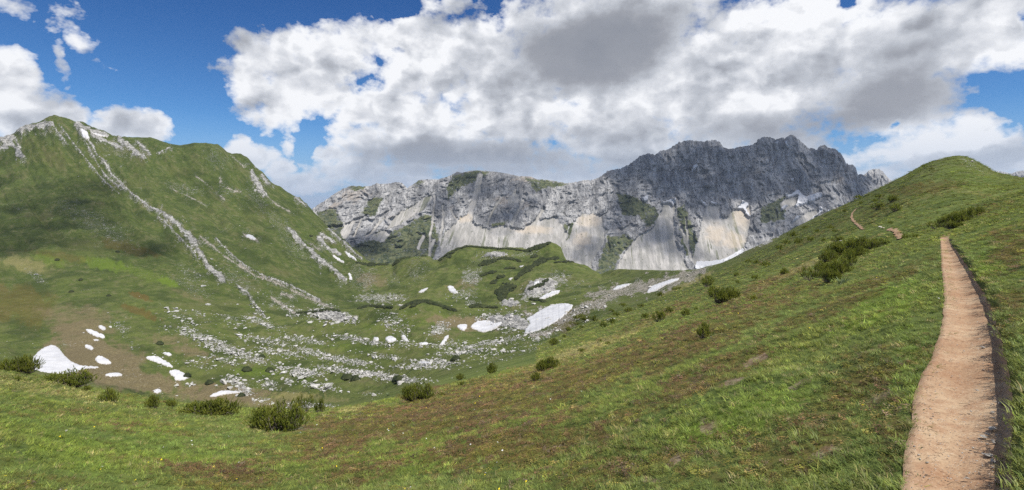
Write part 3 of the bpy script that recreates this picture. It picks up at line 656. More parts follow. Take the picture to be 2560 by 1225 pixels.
drel += (msk - 430)[None, :] * 0.6 * mt
# left wing comes a little nearer, right end runs back
drel *= np.interp(MXX, [640, 800, 1200, 1900, 2150, 2500], [0.93, 0.95, 0.97, 1.0, 1.05, 1.15])
mc = {k: np.zeros(MY.shape, np.float32) for k in ('scree', 'veg', 'sun_warm', 'streak')}
def in_poly(px, py, poly):
    ins = np.zeros(px.shape, bool); j = len(poly) - 1
    for i in range(len(poly)):
        xi, yi = poly[i]; xj, yj = poly[j]
        if yi != yj:
            ins ^= ((yi > py) != (yj > py)) & (px < (xj - xi) * (py - yi) / (yj - yi) + xi)
        j = i
    return ins
wob = fbm(MXX / 14, MY / 22, 4, 0.6) * 7; wob2 = fbm(MXX / 14 + 50, MY / 22, 4, 0.6) * 6
def mpoly(key, poly, s=1.0, soft=3.0):
    px, py = MXX + wob, MY + wob2
    xs = [p[0] for p in poly]; ys = [p[1] for p in poly]
    b = (px > min(xs) - 9) & (px < max(xs) + 9) & (py > min(ys) - 9) & (py < max(ys) + 9)
    ii = np.nonzero(b)
    i_ = in_poly(px[ii], py[ii], poly); d = seg_dist(px[ii], py[ii], poly + poly[:1])
    v = s * sstep(np.where(i_, d, -d), -soft, soft)
    mc[key][ii] = np.maximum(mc[key][ii], v)
def mstroke(key, pts, w, s=1.0):
    d = seg_dist(MXX + wob * .5, MY + wob2 * .5, pts) / w
    mc[key][:] = np.maximum(mc[key], s * (1 - sstep(d, 0.5, 1.2)))
SCREES = [[(1870, 503), (1878, 520), (1876, 550), (1868, 590), (1858, 632), (1800, 662), (1740, 675), (1732, 640), (1748, 590), (1758, 545), (1768, 512), (1780, 505), (1800, 512), (1803, 540), (1812, 548), (1830, 525), (1852, 515)],
          [(1676, 498), (1690, 508), (1686, 545), (1692, 600), (1708, 640), (1735, 690), (1560, 700), (1532, 690), (1560, 630), (1600, 585), (1632, 570), (1650, 535), (1660, 512)],
          [(1440, 548), (1462, 535), (1500, 537), (1505, 560), (1518, 575), (1508, 610), (1480, 660), (1480, 700), (1400, 660), (1405, 620), (1425, 590)],
          [(1100, 600), (1128, 565), (1150, 545), (1175, 535), (1182, 560), (1220, 572), (1262, 562), (1300, 575), (1335, 552), (1392, 540), (1402, 560), (1418, 585), (1410, 660), (1300, 680), (1080, 680), (1075, 655), (1100, 640)],
          [(1051, 501), (1082, 486), (1078, 505), (1050, 530), (1020, 550), (985, 566), (962, 575), (985, 545), (1005, 527), (1030, 515)],
          [(962, 575), (980, 580), (960, 605), (925, 600), (935, 580)],
          [(852, 580), (862, 560), (890, 547), (878, 575), (868, 596), (858, 600)],
          [(1955, 520), (1950, 508), (1970, 490), (1990, 480), (2010, 495), (1990, 510), (1970, 525)], [(1975, 560), (2010, 535), (2050, 520), (2060, 530), (2030, 550), (1990, 566)],
          [(1290, 470), (1300, 500), (1275, 520), (1270, 500)]]
for p in SCREES: mpoly('scree', p)
for pts, w in [([(1087, 488), (1084, 540), (1076, 590), (1075, 640)], 3.5), ([(1108, 512), (1108, 560), (1100, 600)], 4), ([(1125, 525), (1140, 545)], 3), ([(1255, 490), (1230, 530), (1220, 560)], 4), ([(905, 545), (885, 590)], 3), ([(960, 545), (930, 580), (915, 590)], 4),
               ([(1700, 560), (1715, 600), (1730, 650)], 5), ([(1060, 590), (1045, 620)], 5), ([(1085, 600), (1075, 620)], 5), ([(1715, 545), (1722, 620)], 3), ([(1200, 440), (1190, 490), (1175, 540)], 9), ([(1310, 500), (1280, 560)], 5), ([(1360, 520), (1330, 570)], 4)]:
    mstroke('scree', pts, w, 0.9)
VEG = [[(860, 470), (880, 462), (915, 464), (905, 474), (875, 476)], [(790, 530), (840, 520), (860, 560), (850, 600), (820, 590)], [(870, 620), (940, 590), (1000, 570), (1050, 540), (1080, 540), (1100, 600), (1080, 660), (900, 690)],
       [(1540, 480), (1580, 490), (1640, 520), (1655, 545), (1620, 570), (1600, 540), (1555, 540)], [(1520, 590), (1560, 585), (1590, 600), (1550, 640), (1530, 700), (1480, 700), (1500, 640)], [(1690, 520), (1710, 510), (1730, 560), (1745, 600), (1738, 640), (1715, 640), (1700, 600)],
       [(1130, 440), (1180, 425), (1230, 430), (1200, 450), (1150, 470), (1120, 500), (1115, 470)], [(1310, 442), (1380, 452), (1420, 462), (1380, 470), (1340, 480)], [(1600, 660), (1640, 655), (1660, 670), (1640, 700), (1590, 700)], [(1980, 480), (1960, 550), (1900, 560), (1900, 520)],
       [(1230, 560), (1270, 550), (1250, 590), (1235, 600)], [(1400, 560), (1425, 560), (1410, 600), (1402, 600)], [(2010, 550), (2080, 520), (2100, 540), (2040, 600), (1950, 590)], [(1030, 455), (1045, 448), (1060, 455), (1040, 470)], [(920, 500), (960, 490), (940, 540), (900, 540)]]
for p in VEG: mpoly('veg', p, 0.85, 6)
for pts, w in [([(1380, 545), (1350, 590), (1320, 620)], 5), ([(1430, 560), (1415, 610)], 5), ([(1260, 580), (1240, 620)], 4), ([(1505, 590), (1490, 610)], 4), ([(1620, 600), (1590, 640)], 6), ([(1650, 580), (1640, 640)], 5), ([(1670, 560), (1690, 640)], 3), ([(1300, 590), (1285, 620)], 4)]:
    mstroke('veg', pts, w, 0.8)
for (x, y, rx, ry) in [(1475, 552, 34, 18), (1855, 540, 24, 34), (1790, 585, 30, 26), (1160, 545, 22, 12), (1830, 600, 34, 22), (1330, 575, 50, 12), (1455, 600, 24, 22)]:
    d = ((MXX - x) / rx) ** 2 + ((MY - y) / ry) ** 2 + fbm(MXX / 18, MY / 10, 3) * .8
    mc['sun_warm'] = np.maximum(mc['sun_warm'], (0.6 * (1 - sstep(d, 0.0, 1.5))).astype(np.float32))  # warm patches painted on the scree where sun breaks through
mc['veg'] = mc['veg'] * (1 - .85 * mc['scree']) + np.where(mc['scree'] > .5, 0, 0)
# buttresses, gullies and cracks stand out of the wall
lean = np.interp(MXX, [800, 1100, 1500, 1700, 2100], [0.9, 0.55, 0.35, 0.1, -0.15])
ax = MXX + MY * lean
warp = fbm(MXX / 60, MY / 60, 3) * 0.9
rel = fbm(ax / 62 + warp, MY / 210 + warp, 5, 0.55, ridged=True) * 50
rel += fbm(ax / 15 + warp * 1.6, MY / 95, 4, 0.6, ridged=True) * 30
rel += fbm(ax / 5.0 + warp * 3, MY / 20, 3, 0.65, ridged=True) * 9
strata = fbm(MXX / 120 + warp, (MY + MXX * 0.12) / 9, 3, 0.6) * 7
calm = 1 - 0.93 * np.maximum(mc['scree'], sstep(MY, 600, 660) * 0.6)
groove = fbm((ax + 0.25 * MY) / 6.0, MY / 90, 3, 0.6) * 3.0
lowrelief = np.interp(MXX, [800, 1450, 1560, 2500], [0.75, 0.85, 1.0, 1.0])
mrel = (rel - 36 + strata) * calm * lowrelief + groove * (1 - calm)
top = 1 - sstep(mt, 0.96, 1.0) * 0.5
MD = drel - mrel * top
# silhouettes inside the wall: the nearer spur of the right end
MZ = (HY - MY) / F * MD
MWX = (MXX - HX) / F * MD
def massif_material():
    m, T = new_mat("massif_limestone")
    P = T.n('ShaderNodeTexCoord').outputs['Object']
    A = T.n('ShaderNodeSeparateColor', {0: T.n('ShaderNodeAttribute', attribute_name='cov_a').outputs['Color']}).outputs
    st = T.v('MULTIPLY', P, (1.0, 0.45, 0.17))
    n1 = T.noise(st, 0.024, 4, 0.66); n2 = T.noise(P, 0.06, 3, 0.65); cr = T.noise(st, 0.05, 8, 0.7, typ='RIDGED_MULTIFRACTAL') if False else T.noise(st, 0.034, 3, 0.6)
    rock = T.mix(T.ramp(n1, 0.38, 0.62), (0.18, 0.18, 0.18), (0.37, 0.365, 0.355))
    rock = T.mix(T.ramp(T.m('ABSOLUTE', T.m('SUBTRACT', cr, 0.5)), 0.0, 0.028, 0.9, 0.0), rock, (0.075, 0.075, 0.075))  # dark crack lines in the colour replace relief shading lost in the shade
    cr2 = T.noise(st, 0.085, 2, 0.6)
    rock = T.mix(T.ramp(T.m('ABSOLUTE', T.m('SUBTRACT', cr2, 0.5)), 0.0, 0.045, 0.7, 0.0), rock, (0.11, 0.11, 0.11))
    rock = T.mix(T.ramp(n2, 0.56, 0.70, 0, 0.6), rock, (0.50, 0.48, 0.45))
    rock = T.mix(T.ramp(T.noise(P, 0.006, 4, 0.6), 0.60, 0.70, 0, 0.5), rock, (0.36, 0.30, 0.235))
    veg = T.mix(T.ramp(n2, 0.4, 0.6), (0.038, 0.054, 0.026), (0.115, 0.122, 0.062))
    g = T.mix(T.ramp(T.m('ADD', A[1], T.m('ADD', T.m('MULTIPLY_ADD', n2, 1.8, -0.9), T.m('MULTIPLY_ADD', n1, 1.2, -.6))), 0.40, 0.72), rock, veg)
    fl = T.noise(T.v('MULTIPLY', P, (1, .35, .25)), 0.03, 6, 0.65)
    scr = T.mix(T.ramp(fl, 0.35, 0.65), (0.27, 0.26, 0.24), (0.42, 0.40, 0.37))
    f = (-0.14, -0.77, -0.62)
    pf = T.v('SCALE', f); T.t.links.new(T.v('DOT_PRODUCT', P, f), pf.node.inputs['Scale'])
    Q = T.v('SUBTRACT', P, T.v('MULTIPLY', pf, (.93, .93, .93)))
    d1 = T.noise(Q, 0.055, 5, .65); d2 = T.noise(Q, 0.016, 4, .6)
    scr = T.mix(T.ramp(d1, .54, .40, 0, .65), scr, (0.215, 0.210, 0.185))
    scr = T.mix(T.ramp(T.m('ADD', d1, T.m('MULTIPLY_ADD', d2, .8, -.4)), .60, .68, 0, .75), scr, (0.105, 0.115, 0.065))
    scr = T.mix(T.m('MULTIPLY', A[2], 0.85), scr, (0.52, 0.43, 0.32))  # sunlit warmth put into the scree colour
    scr = T.mix(T.ramp(T.m('ADD', T.noise(P, 0.085, 3, 0.6), T.m('MULTIPLY_ADD', n1, .3, -.15)), 0.66, 0.70, 0, .8), scr, (0.06, 0.075, 0.04))
    g = T.mix(T.ramp(T.m('ADD', A[0], T.m('ADD', T.m('MULTIPLY_ADD', n2, 1.2, -.6), T.m('MULTIPLY_ADD', d1, 1.6, -.8))), 0.42, 0.62), g, scr)
    bsdf(T, g, 0.95, T.m('ADD', T.m('MULTIPLY', n1, 14.0), T.m('MULTIPLY', n2, 4.0)), 0.8, 1.0, 0.1)
    return m
MASSIF = massif_material()
def grid_mesh(name, X, Y, Z, attrs=None):
    nr, nc = X.shape
    r, c = np.meshgrid(np.arange(nr - 1), np.arange(nc - 1), indexing='ij'); i = (r * nc + c).ravel()
    q = np.stack([i, i + 1, i + nc + 1, i + nc], -1)
    V = np.stack([X, Y, Z], -1).reshape(-1, 3)
    return np_mesh(name, V, q, {k: v.reshape(-1, 3) for k, v in (attrs or {}).items()})
# close the massif behind its crest
bx = np.concatenate([MWX, (MX - HX)[None] / F * (MD[-1:] + 90), (MX - HX)[None] / F * (MD[-1:] + 900)])
by = np.concatenate([MD, MD[-1:] + 90, MD[-1:] + 900]); bz = np.concatenate([MZ, MZ[-1:] - 60, MZ[-1:] * 0 - 500])
ca = np.stack([mc['scree'], mc['veg'], mc['sun_warm']], -1); ca = np.concatenate([ca, ca[-1:], ca[-1:]])
tag(link('rocky_mountain', grid_mesh('rocky_mountain', bx, by, bz, {'cov_a': ca}), MASSIF, smooth=True), kind='structure')
MYI = HY - F * MZ / MD
def mproject(x, y):
    c = int(np.clip(round((x - MX[0]) / 1.7), 0, NMX - 1))
    r = int(np.clip(np.searchsorted(-MY[:, c], -y), 1, NMR - 1))
    t = (MY[r - 1, c] - y) / (MY[r - 1, c] - MY[r, c] + 1e-9); t = min(max(t, 0), 1)
    d = MD[r - 1, c] * (1 - t) + MD[r, c] * t
    return Vector(((x - HX) / F * d, d, (HY - y) / F * d))

def far_peak(name, sky, D, base, depth, seed, amp):
    xs = np.arange(sky[0][0], sky[-1][0], 1.6)
    s = np.interp(xs, *zip(*sky)) + fbm(xs / 5.0, xs * 0 + seed, 3, .65) * amp
    t = np.linspace(0, 1, 60)[:, None]; y = base + (s - base) * t
    X = np.broadcast_to(xs, y.shape)
    d = D + depth * t - fbm(X / 16 + seed, y / 40, 5, .62, ridged=True) * depth * 0.35 * (1 - .6 * sstep(t, .9, 1))
    z = (HY - y) / F * d
    wx = (X - HX) / F * d
    wx = np.concatenate([wx, wx[-1:] * 1.2]); d = np.concatenate([d, d[-1:] * 1.2]); z = np.concatenate([z, z[-1:] * 0 - 300])
    a = np.zeros((*wx.shape, 3)); a[..., 0] = (fbm(wx / 160, z / 90, 3) > .35) * .8
    tag(link(name, grid_mesh(name, wx, d, z, {'cov_a': a}), MASSIF, smooth=True), kind='structure')
far_peak('limestone_peak', [(2100, 450), (2144, 440), (2161, 437), (2172, 426), (2183, 423), (2197, 422), (2208, 429), (2216, 440), (2230, 453), (2260, 470), (2320, 490)], 4300, 560, 260, 3.0, 2.5)
far_peak('distant_mountain', [(2400, 460), (2470, 432), (2488, 427), (2500, 428), (2515, 431), (2528, 434), (2545, 428), (2560, 426), (2600, 415), (2700, 430), (2860, 460)], 5600, 600, 320, 8.0, 1.6)
# hazy lowland far beyond the gap on the left
xs = np.linspace(-3000, 5600, 90); ds = np.geomspace(3600, 45000, 30)
X, D = np.meshgrid(xs, ds); zz = np.interp(D, [3600, 9000, 45000], [-900, -1100, -1500]) + fbm(X / 300, np.log(D) * 6, 4) * 120
lm, T_ = new_mat('lowland'); bsdf(T_, T_.mix(T_.noise(T_.n('ShaderNodeTexCoord').outputs['Object'], 0.0006, 6, .6), (0.05, 0.075, 0.04), (0.10, 0.11, 0.07)), .95)
tag(link('lowland', grid_mesh('lowland', (X - HX) / F * D, D, zz), lm, smooth=True), kind='structure')

# ------------------------------------------------------------------ unseen clouds shading parts of the massif and, added to darken it, the green mountain
def cloud_material():
    m, T = new_mat('cloud_vapour')
    d = T.n('ShaderNodeBsdfDiffuse', {'Color': (.85, .85, .86, 1)}); t = T.n('ShaderNodeBsdfTranslucent', {'Color': (.6, .62, .66, 1)})
    v = T.n('ShaderNodeMixShader', {0: .35, 1: d.outputs[0], 2: t.outputs[0]}).outputs[0]
    T.n('ShaderNodeOutputMaterial', {0: T.n('ShaderNodeMixShader', {0: .85, 1: v, 2: T.n('ShaderNodeBsdfTransparent').outputs[0]}).outputs[0]})
    return m
VAPOUR = cloud_material()
def unit_ball():
    import bmesh
    bm = bmesh.new(); bmesh.ops.create_icosphere(bm, subdivisions=2, radius=1); me = bpy.data.meshes.new('b'); bm.to_mesh(me); bm.free()
    return np.array([v.co[:] for v in me.vertices]), np.array([p.vertices[:] for p in me.polygons])
BALLV, BALLF = unit_ball()
def shade_cloud(shade_spots, height, seed, near=False):
    """shade_spots: picture x, y, half width, half height (px) on the massif or green mountain that lie in this cloud's shade"""
    R = random.Random(seed); V, Fc, off = [], [], 0
    for (x, y, rx, ry, fill) in shade_spots:
        n = max(3, int(fill * rx * ry / (1000 if near else 200)))
        for _ in range(n):
            a = R.uniform(0, 6.283); r = math.sqrt(R.random()) * R.choice((1, 1, 1, 1.18))
            qx, qy = x + rx * r * math.cos(a), y + ry * r * math.sin(a)
            p = project(qx, qy, 330) if near else mproject(qx, min(max(qy, np.interp(qx, MX, msk) + 1), 740)); k = (height - p.z) / SUN.z
            c = p + SUN * k + Vector((0, 0, R.uniform(-60, 60)))
            s = (R.uniform(22, 50) if near else R.uniform(45, 100)) * (1.25 - .75 * min(r, 1)) * (1 if fill > .6 else .8)
            V.append(BALLV * np.array([s * 1.3, s * 1.2, s * .6]) * (1 + .25 * fbm(BALLV[:, 0:1] * 2 + seed + c.x, BALLV[:, 1:2] * 2 + BALLV[:, 2:3], 2)) + np.array(c)); Fc.append(BALLF + off); off += len(BALLV)
    tag(link('shade_cloud', np_mesh('shade_cloud', np.concatenate(V), np.concatenate(Fc)), VAPOUR, smooth=True), kind='structure')
shade_cloud([(1700, 368, 110, 22, 1.6), (1930, 362, 120, 24, 1.6), (2070, 385, 60, 22, 1.5), (1590, 410, 70, 22, 1.3), (2110, 430, 50, 30, 1.3), (1600, 470, 90, 70, 1.3), (1750, 440, 130, 80, 1.5), (1930, 430, 140, 85, 1.5), (2080, 450, 90, 80, 1.3), (1560, 560, 40, 50, .9), (1640, 570, 40, 50, 1.0), (1840, 470, 80, 30, 1.0), (1760, 520, 100, 20, .8), (2000, 560, 120, 40, .7), (2140, 470, 50, 50, 1.0), (1700, 610, 30, 60, .6), (1780, 640, 50, 16, .9)], 2100, 1)
shade_cloud([(1240, 490, 42, 62, 1.3), (1290, 500, 40, 50, 1.0), (1150, 450, 40, 30, 1.0), (1110, 500, 40, 40, .8), (1420, 500, 60, 40, .35), (1350, 480, 50, 30, .5), (1240, 560, 30, 20, .5)], 1900, 2)
shade_cloud([(900, 612, 50, 28, 1.3), (950, 620, 40, 20, .8), (1090, 630, 40, 22, 1.0), (1480, 600, 30, 14, 1.1), (1450, 650, 40, 20, .8)], 1800, 3)
shade_cloud([(110, 480, 170, 110, 1.0), (280, 560, 130, 70, .9), (60, 600, 120, 50, .7), (480, 480, 60, 60, .6), (640, 560, 70, 50, .5), (420, 640, 80, 30, .6)], 1500, 5, True)  # out-of-frame cover added only to darken the green mountain

# ------------------------------------------------------------------ mountain air
def haze():
    x0, x1, y0, y1, z0, z1 = -9000, 45000, -400, 46000, -1700, 560
    V = [(x, y, z) for x in (x0 * 4, x1) for y in (y0, y1) for z in (z0, z1)]
    me = np_mesh('haze', V, [(0, 1, 3, 2), (4, 6, 7, 5), (0, 4, 5, 1), (2, 3, 7, 6), (0, 2, 6, 4), (1, 5, 7, 3)])
    m, T = new_mat('mountain_air')
    v = T.n('ShaderNodeVolumePrincipled', {'Color': (.72, .83, 1.0, 1), 'Density': 0.000028, 'Anisotropy': 0.1})
    o = T.n('ShaderNodeOutputMaterial'); T.t.links.new(v.outputs[0], o.inputs['Volume'])
    tag(link('haze', me, m), "thin bluish mountain air", 'haze', None, 'stuff')
haze()

RND = random.Random(11)
NR_ = np.random.RandomState(5)
# ------------------------------------------------------------------ footpath
def path_material():
    m, T = new_mat("trodden_earth")
    P = T.n('ShaderNodeTexCoord').outputs['Object']
    n0 = T.noise(P, 1.1, 4, .6); n1 = T.noise(P, 6, 6, .65); n2 = T.noise(P, 45, 5, .7); n3 = T.noise(P, 160, 3, .7)
    c = T.mix(T.ramp(n0, .38, .62), (0.32, 0.205, 0.122), (0.42, 0.305, 0.195))
    c = T.mix(T.ramp(n1, .35, .65, 0, .65), c, (0.28, 0.155, 0.088))
    c = T.mix(T.ramp(n2, .53, .68, 0, .75), c, (0.42, 0.31, 0.20))
    c = T.mix(T.ramp(n2, .47, .32, 0, .75), c, (0.13, 0.072, 0.045))
    v = T.n('ShaderNodeTexVoronoi', {'Vector': P, 'Scale': 38.0}, feature='F1')
    c = T.mix(T.ramp(v.outputs['Distance'], .20, .10, 0, .7), c, T.mix(T.ramp(n0, .3, .7), (0.40, 0.31, 0.24), (0.56, 0.49, 0.41)))
    h = T.m('ADD', T.m('ADD', T.m('MULTIPLY', n1, .5), T.m('MULTIPLY', n2, .25)), T.m('SUBTRACT', T.m('MULTIPLY', n3, .08), T.m('MULTIPLY', T.ramp(v.outputs['Distance'], .0, .25), .12)))
    bsdf(T, c, .95, h, .55, .04, .12)
    return m
EARTH = path_material()
def build_path():
    nr, nc = 900, 56
    D = np.exp(np.linspace(math.log(1.3), math.log(PATH_END * .985), nr))[:, None] * np.ones((1, nc))
    xl, xr = path_edges(D)
    t = np.linspace(-0.10, 1.03, nc)[None, :]
    X = xl + (xr - xl) * t
    wx = (X - HX) / F * D
    wl_ = (X - xl) / F * D * .76
    # level of the left edge, as for the carved ground
    zl = ground_z((xl + 1.0 - HX) / F * D, D)
    c = (CX[None, :] - CX[0])
    z = ground_z(wx, D) + 0.014
    z = z + fbm(wx * 5, D * 5, 4, .5) * 0.004 + fbm(wx * 40, D * 40, 2, .6) * 0.0035 - 0.02 * np.exp(-((t - .5) / .25) ** 2) + 0.01
    z -= .012 * np.clip(-t / .1, 0, 1); z[:, -1] -= .012
    me = grid_mesh('path', wx, D, z)
    tag(link('path', me, EARTH, smooth=True), kind='structure')
    def ribbon(pts, w0):
        P3 = [project(x, y) for x, y in pts]
        dense = []
        for a, b in zip(P3[:-1], P3[1:]):
            for k in range(8): dense.append(a.lerp(b, k / 8))
        dense.append(P3[-1])
        n = len(dense); rx, ry = [], []
        for i, p in enumerate(dense):
            q = dense[min(i + 1, n - 1)] - dense[max(i - 1, 0)]; s = Vector((q.y, -q.x)).normalized()
            w = w0 * (.8 + .35 * math.sin(i * 1.7))
            row = [(p.x + s.x * w * k, p.y + s.y * w * k) for k in (-.6, -.3, 0, .3, .6)]
            rx.append([r[0] for r in row]); ry.append([r[1] for r in row])
        rx, ry = np.array(rx), np.array(ry)
        tag(link('path', grid_mesh('path', rx, ry, ground_z(rx, ry) + .11), EARTH, smooth=True), kind='structure')
    ribbon([(2223, 573), (2236, 577), (2243, 584), (2249, 591), (2253, 598)], .55)
    ribbon([(2141, 523), (2131, 533), (2129, 543), (2132, 551), (2142, 561), (2150, 567), (2160, 574)], .45)
build_path()

# ------------------------------------------------------------------ old snow
def snow_material():
    m, T = new_mat("old_snow")
    P = T.n('ShaderNodeTexCoord').outputs['Object']
    n = T.noise(P, .12, 6, .6); n2 = T.noise(T.v('MULTIPLY', P, (1, .35, 2.)), .6, 5, .65)
    c = T.mix(T.ramp(n, .35, .65), (0.45, 0.455, 0.47), (0.55, 0.555, 0.565))
    e = T.n('ShaderNodeSeparateColor', {0: T.n('ShaderNodeAttribute', attribute_name='cov_a').outputs['Color']}).outputs[0]
    c = T.mix(T.ramp(T.m('ADD', e, T.m('MULTIPLY_ADD', n2, 1.2, -.6)), 0.55, 0.0, 0, .75), c, (0.40, 0.37, 0.33))
    c = T.mix(T.ramp(n2, .50, .66, 0, .5), c, (0.40, 0.385, 0.36))
    bsdf(T, c, .8, T.m('ADD', T.m('MULTIPLY', n, 1.), T.m('MULTIPLY', n2, .4)), .35, .6, .2)
    return m
SNOW = snow_material()
def chaikin(p, n=2):
    for _ in range(n):
        q = []
        for i in range(len(p)):
            a, b = p[i], p[(i + 1) % len(p)]
            q += [(a[0] * .75 + b[0] * .25, a[1] * .75 + b[1] * .25), (a[0] * .25 + b[0] * .75, a[1] * .25 + b[1] * .75)]
        p = q
    return p
def snow(label, pts, ox=0, oy=0, sc=1.0, far=False, group=None):
    poly = chaikin([(ox + sc * x, oy + sc * y) for x, y in pts])
    xs = [p[0] for p in poly]; ys = [p[1] for p in poly]
    st = max(0.9, max(max(xs) - min(xs), max(ys) - min(ys)) / 90)
    gx = np.arange(min(xs) - 2, max(xs) + 3, st); gy = np.arange(min(ys) - 2, max(ys) + 3, st)
    PX, PY = np.meshgrid(gx, gy)
    wx_ = PX + fbm(PX / 7, PY / 6, 4, .65) * 4.0; wy_ = PY + fbm(PX / 7 + 30, PY / 5, 4, .65) * 2.6
    ins = in_poly(wx_, wy_, poly); d = seg_dist(wx_, wy_, poly + poly[:1])
    sd = np.where(ins, d, -d)
    idx = -np.ones(PX.shape, int); V = []; ED = []
    f = mproject if far else project
    keep = sd > -st * .8
    lab_ = np.zeros(keep.shape, int); best = (0, 0); cur = 0
    for i, j in zip(*np.nonzero(keep)):
        if lab_[i, j]: continue
        cur += 1; st_ = [(i, j)]; lab_[i, j] = cur; cnt = 0
        while st_:
            a_, b_ = st_.pop(); cnt += 1
            for c_, d_ in ((a_ + 1, b_), (a_ - 1, b_), (a_, b_ + 1), (a_, b_ - 1)):
                if 0 <= c_ < keep.shape[0] and 0 <= d_ < keep.shape[1] and keep[c_, d_] and not lab_[c_, d_]: lab_[c_, d_] = cur; st_.append((c_, d_))
        best = max(best, (cnt, cur))
    keep = lab_ == best[1]
    for i, j in zip(*np.nonzero(keep)):
        p = f(PX[i, j], PY[i, j]); h = p.y * 0.0011 * (2.0 if far else 1)
        k = min(max((sd[i, j] + st * .4) / (2.2 * st), 0), 1)
        dz_ = h * (k * 1.9 - 0.55)
        if far: p = p * (1 - 0.0055 * (k * 1.4 - .3)) + Vector((0, 0, 0))
        idx[i, j] = len(V); V.append((p.x, p.y, p.z + dz_)); ED.append((min(max(sd[i, j] / 4.5, 0), 1),) * 3)
    Fc = []
    for i in range(PX.shape[0] - 1):
        for j in range(PX.shape[1] - 1):
            q = (idx[i + 1, j], idx[i + 1, j + 1], idx[i, j + 1], idx[i, j])
            if min(q) >= 0:
                ds = [V[k][1] for k in q]
                if max(ds) - min(ds) < 0.22 * min(ds): Fc.append(q)
    if not Fc: return
    c = Vector(np.mean(V, 0)); V = np.array(V) - np.array(c)
    o = link('snow_patch', np_mesh('snow_patch', V, np.array(Fc), {'cov_a': np.array(ED)}), SNOW, smooth=True)
    o.location = c
    tag(o, label, 'snow patch', group or ('snow patches on the rocky massif' if far else 'snow patches in the green valley'))
c5 = dict(ox=0, oy=600, sc=.5102); c6 = dict(ox=700, oy=600, sc=.5102); c7 = dict(ox=1400, oy=640, sc=.2775)
c1 = dict(ox=0, oy=250, sc=.3265); c2 = dict(ox=500, oy=350, sc=.3265); c4 = dict(ox=1300, oy=300, sc=.3516, far=True)
